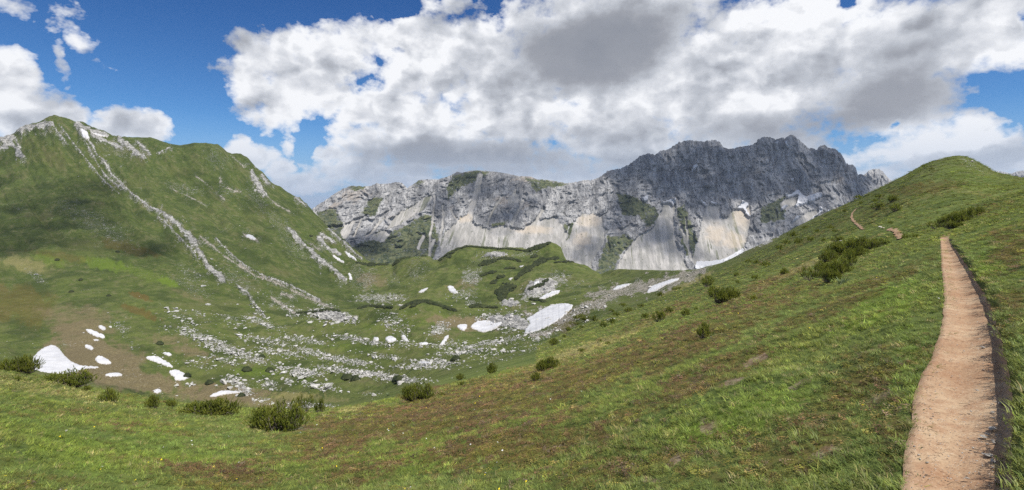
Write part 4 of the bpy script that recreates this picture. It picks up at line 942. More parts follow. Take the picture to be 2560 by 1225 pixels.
for lab, pts, kw in [
    ("largest snow patch at lower left, pear shaped with a thin tail", [(158, 600), (165, 565), (200, 535), (245, 512), (285, 520), (310, 560), (350, 595), (395, 615), (485, 618), (485, 630), (400, 631), (365, 660), (250, 655), (165, 640)], c5),
    ("slanting snow strip on brown soil above the pear shaped patch", [(415, 437), (440, 435), (500, 460), (522, 475), (510, 485), (470, 475), (430, 455)], c5),
    ("topmost small snow blob on the brown slope at left", [(478, 418), (500, 416), (522, 435), (515, 445), (490, 437)], c5),
    ("tiny snow fleck just right of the topmost blob at left", [(530, 418), (554, 427), (540, 434)], c5),
    ("small round snow blob below the slanting strip at left", [(412, 515), (440, 513), (463, 530), (455, 541), (425, 536)], c5),
    ("thin snow sliver hugging the slanting strip at left", [(455, 486), (488, 487), (485, 497), (462, 495)], c5),
    ("oval snow patch right of the pear shaped patch", [(465, 575), (490, 563), (548, 595), (540, 612), (500, 610), (468, 598)], c5),
    ("flat snow lens below the oval patch at lower left", [(510, 660), (550, 648), (608, 655), (590, 670), (530, 672)], c5),
    ("small snow patch above the long diagonal strip in the left basin", [(795, 550), (830, 550), (848, 562), (830, 570), (800, 562)], c5),
    ("long diagonal snow strip in the middle of the left basin", [(708, 573), (760, 565), (800, 585), (855, 620), (835, 628), (780, 605), (730, 590)], c5),
    ("forked snow patch just below the long diagonal strip", [(828, 640), (870, 633), (905, 655), (940, 668), (900, 690), (860, 690), (850, 670), (828, 655)], c5),
    ("small snow patch mixed with stones on the brown basin floor", [(750, 740), (775, 727), (795, 740), (780, 752), (755, 750)], c5),
    ("boomerang shaped snow patch beneath a rock pile near the shrubs", [(1025, 762), (1060, 745), (1100, 735), (1185, 742), (1180, 752), (1110, 755), (1060, 768), (1030, 770)], c5),
    ("smallest snow blob left of three in the middle basin", [(455, 480), (480, 472), (490, 490), (470, 499)], c6),
    ("rounded middle snow blob of three in the middle basin", [(516, 475), (545, 468), (580, 488), (545, 507), (518, 495)], c6),
    ("triangular right snow blob of three in the middle basin", [(595, 470), (608, 462), (640, 502), (615, 498), (597, 485)], c6),
    ("low snow sliver between triangular blob and curved streak", [(672, 506), (725, 498), (728, 515), (690, 515)], c6),
    ("curved upright snow streak beside grey rocks in the middle basin", [(778, 520), (790, 500), (815, 465), (833, 465), (820, 490), (800, 517)], c6),
    ("small forked snow patch on bare brown soil left of the lobed one", [(860, 418), (915, 410), (920, 425), (905, 448), (880, 440)], c6),
    ("lobed snow patch beside the grey rock dome", [(930, 425), (960, 398), (1020, 390), (1050, 410), (1085, 398), (1095, 405), (1060, 435), (1000, 457), (950, 440)], c6),
    ("largest snow field of the valley, long tongue right of the grey rock dome", [(1192, 462), (1198, 446), (1208, 428), (1226, 408), (1212, 392), (1206, 382), (1232, 372), (1262, 352), (1290, 336), (1320, 322), (1350, 313), (1385, 309), (1415, 311), (1438, 318), (1430, 336), (1410, 356), (1385, 380), (1352, 402), (1316, 422), (1280, 440), (1245, 452), (1215, 461)], c6),
    ("bright snow hook under the green hill in the rear hollow", [(820, 225), (850, 222), (858, 245), (880, 262), (840, 263), (825, 245)], c6),
    ("narrow upright snow patch at the foot of the green mountain ridge", [(330, 163), (350, 163), (357, 200), (340, 197)], c6),
    ("slanting snow wedge below the craggy outcrop on the green hill", [(1262, 290), (1300, 265), (1340, 248), (1378, 243), (1365, 265), (1310, 285), (1280, 293)], c6),
    ("small snow patch above the craggy outcrop on the green hill", [(1238, 205), (1276, 199), (1270, 216), (1245, 221)], c6),
    ("flat snow sliver among the boulder bands of the middle basin", [(670, 594), (745, 596), (750, 609), (680, 609)], c6),
    ("dull grey snow wedge on the left of the rear hollow", [(680, 250), (738, 225), (705, 256), (680, 263)], c6),
    ("tiny snow fleck high on the green hill by the dark thicket", [(1165, 131), (1200, 121), (1185, 137)], c6),
    ("small snow sliver on the green hill above the round dark thicket", [(1110, 191), (1150, 181), (1130, 199)], c6),
    ("thin snow line on the ridge foot nearest the massif", [(310, 48), (345, 68), (382, 100), (372, 105), (330, 79)], c6),
    ("thin snow line left of the one nearest the massif", [(248, 66), (290, 89), (320, 110), (305, 114), (268, 92)], c6),
    ("left snow patch on the pink scree chute at right of the hill", [(468, 305), (500, 275), (560, 255), (640, 247), (655, 250), (590, 280), (520, 305), (485, 312)], c7),
    ("ragged right snow patch on the pink scree chute below the slope", [(775, 338), (800, 290), (870, 250), (960, 225), (1010, 205), (1090, 197), (1075, 215), (1000, 250), (950, 265), (880, 310), (800, 335)], c7),
    ("snow fleck lying between shrubs on the right hand slope", [(410, 577), (450, 560), (512, 558), (490, 577), (430, 583)], c7),
    ("snow gully patch just under the summit of the green mountain", [(612, 213), (640, 222), (680, 252), (688, 305), (668, 300), (622, 287), (622, 250)], c1),
    ("thin snow ledge right of the summit gully patch", [(680, 236), (750, 260), (850, 284), (800, 287), (730, 272)], c1),
    ("tiny snow fleck on the shoulder of the green mountain", [(965, 315), (1005, 321), (975, 327)], c1),
    ("pinkish snow patch alone on the flank of the green mountain", [(330, 735), (385, 716), (438, 760), (410, 770)], c2),
    ("snow wedge high on the left tower of the massif", [(1213, 382), (1220, 350), (1235, 323), (1278, 320), (1245, 352)], c4),
    ("heart shaped snow patch at the foot of the massif wall", [(848, 548), (870, 555), (900, 537), (920, 545), (910, 575), (890, 592), (870, 570)], c4),
    ("snow cap on the top of the narrow scree fan", [(995, 588), (1040, 580), (1100, 555), (1118, 560), (1110, 590), (1090, 628), (1070, 592), (1010, 600)], c4),
    ("slanting snow streak left above the widest scree fan", [(1263, 563), (1300, 580), (1332, 600), (1325, 624), (1300, 610)], c4),
    ("short snow ledge at the top of the widest scree fan", [(1348, 576), (1380, 588), (1420, 600), (1410, 612), (1350, 602)], c4),
    ("small snow dart on the left of the widest scree fan", [(1428, 658), (1450, 658), (1440, 695)], c4),
    ("branching snow streak down the right edge of the widest scree fan", [(1500, 642), (1560, 620), (1580, 568), (1600, 588), (1637, 600), (1605, 640), (1642, 680), (1635, 707), (1598, 668), (1588, 642), (1560, 638)], c4),
    ("wide branching snow field high on the right of the massif", [(1875, 515), (1920, 538), (1980, 488), (2010, 538), (2040, 550), (2145, 506), (2158, 550), (2060, 592), (1940, 632), (1970, 578), (1980, 532), (1920, 557), (1895, 562)], c4),
    ("snow tongue below the wide branching field", [(1843, 642), (1870, 613), (1925, 603), (1860, 648)], c4),
    ("left snow streak on the lower grey ledge of the massif", [(1912, 750), (1960, 700), (1965, 673), (1985, 688), (2018, 673), (1960, 722)], c4),
    ("right snow streak on the lower grey ledge of the massif", [(2042, 727), (2070, 700), (2130, 660), (2113, 620), (2140, 613), (2168, 650), (2100, 692), (2060, 725)], c4),
    ("snow spot touching the skyline of the near slope", [(2178, 652), (2200, 636), (2218, 650), (2190, 664)], c4),
    ("small snow triangle in the middle of the right wall", [(1903, 418), (1930, 424), (1968, 408), (1935, 444)], c4),
    ("long white snow drift along the bottom of the widest scree fan", [(1235, 1075), (1250, 1000), (1280, 1010), (1400, 1000), (1450, 988), (1500, 965), (1590, 903), (1600, 950), (1480, 1040), (1400, 1060), (1300, 1080)], c4),
    ("snow spot left of the summit of the massif", [(1803, 177), (1825, 150), (1842, 165), (1825, 180)], c4),
    ("crooked snow streak right under the summit of the massif", [(1878, 155), (1912, 148), (1897, 175), (1923, 190), (1910, 215), (1883, 180)], c4),
    ("thin snow sliver in the notch between the two towers", [(1448, 237), (1480, 226), (1470, 237)], c4),
    ("snow dot near the bottom of the widest scree fan", [(1392, 986), (1410, 968), (1404, 986)], c4),
    ("snow dot beside the warm toned scree fan of the massif", [(633, 742), (657, 720), (652, 740)], c4)]:
    snow(lab, pts, **kw)

# ------------------------------------------------------------------ limestone blocks
def stone_material(name, a, b, sc=2.0):
    m, T = new_mat(name)
    P = T.n('ShaderNodeTexCoord').outputs['Object']; r = T.n('ShaderNodeObjectInfo').outputs['Random']
    n = T.noise(P, sc, 6, .68); n2 = T.noise(P, sc * 4, 4, .7)
    c = T.mix(T.ramp(n, .35, .65), a, b)
    c = T.mix(T.ramp(n2, .60, .72, 0, .6), c, (.16, .155, .14))
    c = T.mix(T.m('MULTIPLY', r, .5), c, (.34, .32, .28))
    bsdf(T, c, .9, T.m('ADD', n, T.m('MULTIPLY', n2, .3)), .6, .12, .2)
    return m
STONE = stone_material("weathered_limestone", (.30, .295, .28), (.62, .61, .58))
def rock_mesh(name, seed, sub=2, flat=.65, ang=.35):
    import bmesh
    bm = bmesh.new(); bmesh.ops.create_icosphere(bm, subdivisions=sub, radius=.5)
    r = random.Random(seed)
    cuts = [(Vector((r.gauss(0, 1), r.gauss(0, 1), r.gauss(0, 1))).normalized(), r.uniform(.16, .40)) for _ in range(11)]
    for v in bm.verts:
        p = v.co.copy()
        for n, d in cuts:
            k = p.dot(n) - d
            if k > 0: p -= n * k * .92
        p += Vector((mnoise.noise(p * 5 + Vector((seed, 0, 0))), mnoise.noise(p * 5 + Vector((0, seed, 0))), mnoise.noise(p * 5 + Vector((0, 0, seed))))) * ang * .16
        p.x *= 1.15; p.z *= flat
        v.co = p
    me = bpy.data.meshes.new(name); bm.to_mesh(me); bm.free()
    return me
def visible_cover(key, x, y, dmin=60):
    c = int(np.clip(round((x - CX[0]) / 2.5), 0, NC - 1))
    r = int(np.searchsorted(-GCM[:, c], -y)); r = min(max(r, 1), NR - 1)
    return cover[key][r, c], GD[r, c]
LANDMARKS = [(130, 900, "pear shaped snow patch"), (235, 835, "slanting snow strip"), (258, 900, "oval snow patch"), (285, 938, "flat snow lens"), (400, 905, "long diagonal snow strip"), (450, 938, "forked snow patch"), (565, 983, "boomerang snow patch"),
    (940, 848, "smallest of three snow blobs"), (978, 850, "rounded snow blob"), (1013, 846, "triangular snow blob"), (1058, 858, "low snow sliver"), (1108, 850, "curved snow streak"), (1152, 820, "small forked snow patch"), (1215, 815, "lobed snow patch"), (1370, 795, "long snow tongue"),
    (1300, 805, "grey rock dome"), (1060, 908, "flat snow sliver"), (830, 790, "white slab outcrop"), (520, 1025, "broad dwarf pine"), (690, 1045, "biggest dwarf pine"), (775, 1020, "sparse dwarf pines"), (1045, 985, "rounded dwarf pine"), (1220, 925, "dense rounded shrub"), (1365, 910, "feathery shrub"),
    (640, 770, "foot of the rock rib"), (490, 640, "middle of the rock rib"), (625, 592, "pinkish snow patch"), (1130, 722, "bright snow hook"), (1050, 725, "dull grey snow wedge"), (1372, 737, "slanting snow wedge"), (1350, 715, "craggy outcrop"), (1270, 725, "round dark pine clump"), (1045, 755, "arched pine line"),
    (1555, 718, "left chute snow patch"), (1660, 713, "ragged snow patch"), (1500, 810, "snow fleck among shrubs"), (1815, 740, "large dense shrub"), (1990, 600, "crest shrub cluster"), (875, 690, "upright snow patch"), (210, 330, "summit snow gully"), (1650, 795, "rounded slope shrub"), (460, 975, "brown basin floor"), (160, 945, "long dark dwarf pine"), (705, 755, "pale scree strips"), (1240, 640, "plump dark pine mat"), (1180, 770, "small knoll")]
def where(x, y):
    d, lx, ly, nm = min((math.hypot(x - a, (y - b) * 1.5), a, b, n) for a, b, n in LANDMARKS)
    dx, dy = x - lx, (y - ly) * 1.5
    a = math.degrees(math.atan2(-dy, dx)) % 360
    side = ['right of', 'above right of', 'above', 'above left of', 'left of', 'below left of', 'below', 'below right of'][int(((a + 22.5) % 360) / 45)]
    return ('just ' if d < 22 else 'well ' if d > 60 else '') + side + ' the ' + nm
def name_boulders(lst, noun='boulder'):
    S = sorted([t[3] for t in lst]); n = len(S)
    for o, x, y, s in lst:
        r = sum(q < s for q in S) / n
        sz = 'big' if r > .8 else ('middling' if r > .4 else 'small')
        sh = 'flat ' if o.scale.z < .78 * o.scale.x else ('tall ' if o.scale.z > .98 * o.scale.x else 'blocky ')
        o['label'] = "%s %swhite %s %s" % (sz, sh, noun, where(x, y))
ORD = ['first', 'second', 'third', 'fourth', 'fifth', 'sixth', 'seventh', 'eighth', 'ninth', 'tenth', 'eleventh', 'twelfth']
def split_ties(lst):
    by = {}
    for t in lst: by.setdefault(t[0]['label'], []).append(t)
    for lab, g in by.items():
        if len(g) > 1:
            for k, t in enumerate(sorted(g, key=lambda t: t[1])):
                t[0]['label'] = lab.replace(' white ', ' ').replace('small dark pine', 'dark pine') + ', %s from left' % ORD[min(k, 11)]
def scatter_boulders():
    cand = []
    R = random.Random(3)
    for _ in range(110000):
        if R.random() < .72: x, y = R.uniform(380, 1500), R.uniform(760, 1020)
        else: x, y = R.uniform(0, 1960), R.uniform(360, 1000)
        b, d = visible_cover('bould', x, y)
        if d < 60: continue
        prob = max(0, b + .75 * float(fbm(np.array([x / 16.]), np.array([y / 6.]), 2)[0]) - .15) if b > .02 else 0
        prob *= .34
        if prob < .03: prob = .0035 * (1 if y > 600 else .5)
        if R.random() < prob:
            s = 1.2 + 1.7 * R.paretovariate(1.7) * (.6 + .6 * b)
            if y < 700: s *= .62
            if d > 600: s = min(s, 5)
            cand.append((min(s, 12), x, y, d))
    # the large named ones of the photograph first
    named = [(26, 790, 968), (30, 825, 966), (16, 935, 990), (18, 1000, 958), (20, 975, 945), (22, 750, 948), (20, 735, 940), (16, 705, 948), (24, 560, 958), (18, 575, 972), (14, 1000, 962), (20, 775, 1018), (16, 760, 1008), (22, 1345, 848), (16, 1235, 875), (14, 1160, 905)]
    cand = [(a * 1.0, b, c, 0) for a, b, c in named] + sorted(cand, reverse=True)
    vs = [rock_mesh('boulder', k, 2) for k in range(7)]
    for v in vs: v.materials.append(STONE)
    low = [rock_mesh('stone', 20 + k, 1, .6) for k in range(5)]
    lowv = [(np.array([v.co[:] for v in m.vertices]), np.array([p.vertices[:] for p in m.polygons])) for m in low]
    labs = {'valley': ("white limestone boulder lying in the stony bands of the valley floor", 'boulders on the valley floor'),
            'hill': ("pale limestone boulder lying on the green hillsides behind the valley floor", 'boulders on the hillsides'),
            'slope': ("white stone lying on the grassy slope right of the valley", 'stones on the right hand slope')}
    AV, AF, off, tagged = [], [], 0, []
    for i, (s, x, y, d) in enumerate(cand):
        p = project(x, y); w = s * p.y / F
        if i < 290:
            o = bpy.data.objects.new('boulder', vs[i % 7]); COL.objects.link(o)
            o.location = (p.x, p.y, p.z + w * .10); o.scale = (w * R.uniform(.9, 1.35), w * R.uniform(.7, 1.1), w * R.uniform(.65, 1.0))
            o.rotation_euler = (R.uniform(-.3, .3), R.uniform(-.3, .3), R.uniform(0, 6.3))
            k = 'hill' if p.y > 430 else ('slope' if x > 1400 or (p.y < 150) else 'valley')
            tag(o, labs[k][0], 'boulder', labs[k][1]); tagged.append((o, x, y, s))
        else:
            V, Fc = lowv[i % 5]; a = R.uniform(0, 6.3); ca, sa = math.cos(a), math.sin(a)
            Vr = V * np.array([w * R.uniform(.9, 1.4), w, w * R.uniform(.7, 1.1)])
            Vr = np.stack([Vr[:, 0] * ca - Vr[:, 1] * sa, Vr[:, 0] * sa + Vr[:, 1] * ca, Vr[:, 2]], -1) + np.array([p.x, p.y, p.z + w * .08])
            AV.append(Vr); AF.append(Fc + off); off += len(V)
    name_boulders(tagged); split_ties(tagged)
    print('boulders', len(cand))
    if AV:
        o = link('scattered_stones', np_mesh('scattered_stones', np.concatenate(AV), np.concatenate(AF)), STONE)
        tag(o, "countless small white limestone stones strewn over the valley and hillsides", 'stones', None, 'stuff')
scatter_boulders()

# pale stones along the right edge of the footpath
PALE = stone_material("pale_path_stone", (.44, .40, .35), (.62, .59, .54), 20.0)
def path_stones():
    me = [rock_mesh('path_stone', 50 + k, 2, .6, .5) for k in range(4)]
    for m in me: m.materials.append(PALE)
    L = [(2492, 1082, 17, "largest white stone on the right edge of the footpath"), (2470, 1100, 13, "white stone left of the largest one on the footpath edge"), (2481, 1094, 9, "small white stone between the two larger ones on the footpath"),
         (2494, 1111, 9, "small white stone just below the largest on the footpath edge"), (2480, 1119, 7, "tiny white stone below the pair on the footpath"), (2486, 1148, 16, "beige stone low on the right edge of the footpath"),
         (2494, 1162, 14, "white stone touching the beige one on the footpath edge"), (2473, 1144, 9, "small beige stone left of the low beige stone"), (2494, 1178, 7, "tiny white stone below the low white stone on the footpath"),
         (2419, 1205, 8, "small pale stone in the middle of the near footpath"), (2494, 1038, 7, "topmost small white stone along the footpath bank"), (2494, 1052, 8, "second small white stone from the top along the footpath bank"),
         (2516, 1018, 13, "pale stone stuck in the shaded bank above the footpath"), (2458, 873, 9, "pale stone half way along the right footpath edge"), (2444, 982, 6, "tiny pale pebble in the middle of the footpath"), (2428, 1035, 6, "tiny pale pebble left of the white stones on the footpath")]
    for i, (x, y, s, lab) in enumerate(L):
        p = project(x - (12 if x > 2460 else 0), y + 2); w = s * p.y / F * 1.45
        o = bpy.data.objects.new('stone', me[i % 4]); COL.objects.link(o)
        o.location = (p.x, p.y, p.z + .026 + w * .14); o.scale = (w, w * .8, w * .75); o.rotation_euler = (0, 0, i * 1.3)
        tag(o, lab, 'stone', 'pale stones on the footpath')
    for x, y, s, lab in [(2200, 570, 12, "left white rock beside the gap in the far footpath"), (2208, 572, 9, "right white rock beside the gap in the far footpath"), (1243, 838 + 200, 5, "white stone alone in the heath below the slope"),
                         (165, 1078, 9, "upper left grey stone in the near grass at left"), (172, 1086, 7, "lower left grey stone in the near grass at left"), (228, 1098, 9, "flat grey stone right of the pair in the near grass"), (2102, 603, 6, "white stone in the shrub above the large thicket"),
                         (1575, 841, 6, "white stone on the slope left of the yellowish shrub"), (2430, 405, 10, "pale rock near the top of the right hand hill"), (1720, 690, 9, "white rock where the scree chute meets the slope")]:
        p = project(x, y); w = s * p.y / F
        o = bpy.data.objects.new('stone', me[int(x) % 4]); COL.objects.link(o)
        o.location = (p.x, p.y, p.z + w * .2); o.scale = (w * 1.3, w, w * .8); o.rotation_euler = (0, 0, x)
        tag(o, lab, 'stone')
    # gravel and twigs trodden into the path
    R = random.Random(8); V, Fc, off = [], [], 0; low = rock_mesh('g', 90, 1, .6)
    lv = np.array([v.co[:] for v in low.vertices]); lf = np.array([p.vertices[:] for p in low.polygons])
    for _ in range(2600):
        d = 2.3 + R.random() ** 1.7 * 14; xl, xr = path_edges(np.array([d])); t = R.random()
        t = 1 - t * t * .9 if R.random() < .5 else t
        x = xl[0] + (xr[0] - xl[0]) * t * .98; wx = (x - HX) / F * d; z = float(ground_z(np.array([wx]), np.array([d]))[0])
        w = R.uniform(.004, .011) * (2.0 if R.random() < .08 else 1); a = R.uniform(0, 6.3)
        q = lv * np.array([w * 1.3, w, w]); q = np.stack([q[:, 0] * math.cos(a) - q[:, 1] * math.sin(a), q[:, 0] * math.sin(a) + q[:, 1] * math.cos(a), q[:, 2]], -1)
        V.append(q + np.array([wx, d, z + .028])); Fc.append(lf + off); off += len(lv)
    tag(link('gravel', np_mesh('gravel', np.concatenate(V), np.concatenate(Fc)), PALE), "fine gravel trodden into the reddish footpath", 'gravel', None, 'stuff')
    m, T = new_mat('dry_twig'); bsdf(T, (.055, .04, .03), .9)
    V, Fc, off = [], [], 0
    for _ in range(170):
        d = 2.3 + R.random() ** 1.4 * 10; xl, xr = path_edges(np.array([d])); x = xl[0] + (xr[0] - xl[0]) * (R.random() ** 1.4) * .98
        wx = (x - HX) / F * d; z = float(ground_z(np.array([wx]), np.array([d]))[0]) + .030
        a = R.uniform(0, 3.1); L_ = R.uniform(.006, .022) * (1.8 if R.random() < .1 else 1); n = 4; w = R.uniform(.0008, .0018); k = R.uniform(-8, 8)
        pts = []
        for i in range(n + 1):
            pts.append((wx + math.cos(a) * L_ * i, d + math.sin(a) * L_ * i, z + .006 * math.sin(i * 1.3))); a += k * L_
        for i, (px, py, pz) in enumerate(pts):
            for j in range(3):
                V.append((px + w * math.cos(j * 2.1) * math.sin(a), py + w * math.cos(j * 2.1) * math.cos(a), pz + w * math.sin(j * 2.1)))
        for i in range(n):
            for j in range(3):
                b0 = off + i * 3; Fc.append((b0 + j, b0 + (j + 1) % 3, b0 + 3 + (j + 1) % 3, b0 + 3 + j))
        off += 3 * (n + 1)
    tag(link('twigs', np_mesh('twigs', V, Fc), m), "thin dark twigs and roots lying on the near footpath", 'twigs', None, 'stuff')
path_stones()

# ------------------------------------------------------------------ leaf materials
def leaf_material(name, tint_attr=True, a=(.05, .08, .02), b=(.09, .12, .03), sc=1.5, rough=.6, transl=.35):
    m, T = new_mat(name)
    if tint_attr:
        at = T.n('ShaderNodeAttribute', attribute_name='tint'); at.attribute_type = 'INSTANCER'
        c = at.outputs['Color']
        geo = T.n('ShaderNodeAttribute', attribute_name='cov_a').outputs['Color']
        c = T.mix(1.0, c, geo, 'MULTIPLY')
    else:
        P = T.n('ShaderNodeTexCoord').outputs['Object']; r = T.n('ShaderNodeObjectInfo').outputs['Random']
        geo = T.n('ShaderNodeAttribute', attribute_name='cov_a').outputs['Color']
        c = T.mix(T.ramp(T.noise(P, sc, 4, .6), .35, .65), a, b)
        c = T.mix(1.0, c, geo, 'MULTIPLY')
    p = T.n('ShaderNodeBsdfPrincipled', {'Base Color': c, 'Roughness': rough, 'Specular IOR Level': .25})
    tr = T.n('ShaderNodeBsdfTranslucent', {'Color': c})
    mx = T.n('ShaderNodeMixShader', {0: transl, 1: p.outputs[0], 2: tr.outputs[0]})
    o = T.n('ShaderNodeOutputMaterial', {0: mx.outputs[0]})
    return m
BARK, T_ = new_mat('pine_bark'); bsdf(T_, T_.mix(T_.noise(T_.n('ShaderNodeTexCoord').outputs['Object'], 8, 4, .6), (.10, .08, .06), (.26, .23, .20)), .9)

def tube(pts, r0, r1, V, Fc, sides=4):
    off = len(V)
    for i, p in enumerate(pts):
        t = (pts[min(i + 1, len(pts) - 1)] - pts[max(i - 1, 0)]).normalized(); s = t.orthogonal().normalized(); u = t.cross(s)
        r = r0 + (r1 - r0) * i / (len(pts) - 1)
        for j in range(sides):
            a = 6.283 * j / sides; V.append(tuple(p + s * (r * math.cos(a)) + u * (r * math.sin(a))))
    for i in range(len(pts) - 1):
        for j in range(sides):
            a = off + i * sides + j; b = off + i * sides + (j + 1) % sides
            Fc.append((a, b, b + sides, a + sides))
def pine_meshes(seed, stems, shoots, needles, nl, nw, open_=.0, spread=1.0):
    """dwarf mountain pine about 1 unit wide, 0.42 high: up-curving stems ending in bottle-brush shoots"""
    R = random.Random(seed); V, Fc, C = [], [], []; SV, SF = [], []
    lobes = [(R.uniform(-.28, .28) * spread, R.uniform(-.2, .2), R.uniform(.8, 1.05)) for _ in range(5)]
    for s in range(stems):
        lx, ly, lh = lobes[s % 5] if open_ < .5 else lobes[s % 3]
        a = R.uniform(0, 6.283); rr = math.sqrt(R.random())
        L = R.uniform(.16, .30)
        base = Vector((lx * .6 + R.gauss(0, .03), ly * .5 + R.gauss(0, .03), 0))
        tip = Vector((lx + math.cos(a) * rr * .26, ly + math.sin(a) * rr * .24, (.40 * lh) * (1 - .62 * rr * rr) * R.uniform(.78, 1.02)))
        mid = base.lerp(tip, .55) + Vector((math.cos(a), math.sin(a), -.5)) * .05
        pts = [base.lerp(mid, t / 2) if t < 2 else mid.lerp(tip, (t - 2) / 2) for t in range(5)]
        tube(pts, .010, .004, SV, SF, 3)
        shade = R.uniform(.75, 1.25)
        for k in range(shoots):
            t = R.uniform(.35, 1.0) if k else 1.0
            o = pts[0].lerp(tip, t) if t > .99 else (mid.lerp(tip, (t - .35) / .65))
            d = Vector((math.cos(a) * rr * .5 + R.gauss(0, .35), math.sin(a) * rr * .5 + R.gauss(0, .35), R.uniform(.6, 1.2))).normalized()
            sl_ = R.uniform(.05, .085) * (1.25 if k == 0 else 1)
            if k: o = o + Vector((R.gauss(0, .035), R.gauss(0, .035), R.uniform(-.02, .03)))
            sd = d.orthogonal().normalized(); ud = d.cross(sd); col = shade * R.uniform(.8, 1.2)
            for n in range(needles):
                q = (n + R.random()) / needles; an = n * 2.4 + R.random()
                out = (sd * math.cos(an) + ud * math.sin(an))
                b0 = o + d * (sl_ * q); dirn = (out * (1.0 - .75 * q) + d * (.75 + .5 * q)).normalized()
                tp = b0 + dirn * nl * R.uniform(.75, 1.1); w = d.cross(out).normalized() * nw * .5
                i0 = len(V); V += [tuple(b0 - w), tuple(b0 + w), tuple(tp)]; Fc.append((i0, i0 + 1, i0 + 2))
                cc_ = col * (1.0 + .35 * q); C += [(cc_ * (1 + .12 * q), cc_, cc_ * .8)] * 3
    f = np_mesh('foliage', V, Fc, {'cov_a': np.array(C)}); s = np_mesh('stem', SV, SF)
    return f, s
PINE = leaf_material('pine_needles', False, (.13, .17, .034), (.23, .26, .06), 3., .55, .4)
PINE_Y = leaf_material('pale_pine_needles', False, (.19, .22, .04), (.29, .30, .07), 3., .55, .38)
near_v = [pine_meshes(100 + k, 185, 5, 16, .036, .0125, spread=s) for k, s in enumerate((1.3, 1.1, 1.45, .9))]
open_v = [pine_meshes(140 + k, 34, 6, 18, .045, .013, open_=1, spread=1.3) for k in range(2)]
mid_v = [pine_meshes(200 + k, 60, 4, 9, .058, .024) for k in range(4)]
low_v = [pine_meshes(300 + k, 34, 3, 6, .085, .045) for k in range(4)]
for lst in (near_v, open_v, mid_v, low_v):
    for f, s in lst: f.materials.append(PINE); s.materials.append(BARK)
nshr = [0]
def shrub(x, y, w, h, label, kind=None, group='dwarf pine shrubs on the right hand slope', yellow=False):
    p = project(x, y); W = w * p.y / F; H = h * (1.0 if w > 60 else 1.12) * p.y / F
    wpx = w
    lst = near_v if wpx > 60 else (mid_v if wpx > 28 else low_v)
    if kind == 'open': lst = open_v
    f, s = lst[nshr[0] % len(lst)]; nshr[0] += 1
    e = bpy.data.objects.new('dwarf_pine', None); COL.objects.link(e)
    e.location = (p.x, p.y + W * .12, p.z - H * .10); e.rotation_euler = (0, 0, RND.uniform(-.5, .5) + (3.14 if nshr[0] % 2 else 0)); e.scale = (W * 1.02, W * .85, H / .42)
    e.empty_display_size = .1
    e.location.z = float(ground_z(np.array([e.location.x]), np.array([e.location.y]))[0]) - H * .04
    fo = bpy.data.objects.new('foliage', f); COL.objects.link(fo); fo.parent = e
    if yellow:
        fo.data = f.copy(); fo.data.materials[0] = PINE_Y
    if wpx > 28:
        so_ = bpy.data.objects.new('stem', s); COL.objects.link(so_); so_.parent = e
    tag(e, label, 'shrub', group)
NG = 'dwarf pine shrubs along the near brow'
for t in [(690, 1078, 145, 66, "big bushy dwarf pine nearest the viewer, left of centre", None, NG), (520, 1040, 138, 46, "broad dwarf pine on the brow left of the biggest bush", None, NG), (752, 1032, 46, 42, "sparse dwarf pine with upright bare stems behind the biggest bush", 'open', NG),
          (803, 1032, 40, 36, "sparse leaning dwarf pine right of the upright sparse one", 'open', NG), (1045, 1003, 82, 44, "rounded dwarf pine alone on the brown heath edge", None, NG), (268, 1008, 44, 36, "small dark dwarf pine on the left brow", None, NG),
          (378, 1020, 52, 30, "dark dwarf pine left of the broad one on the brow", None, NG), (425, 1020, 36, 20, "low dwarf pine between the dark one and the broad one", None, NG), (160, 964, 118, 40, "long dark dwarf pine under the pear shaped snow patch", None, NG),
          (38, 932, 90, 46, "dark dwarf pine at the far left edge", None, NG), (40, 952, 26, 12, "tiny dwarf pine below the one at the far left edge", None, NG), (215, 978, 30, 14, "tiny dwarf pine between the long dark one and the small dark one", None, NG)]:
    shrub(*t)
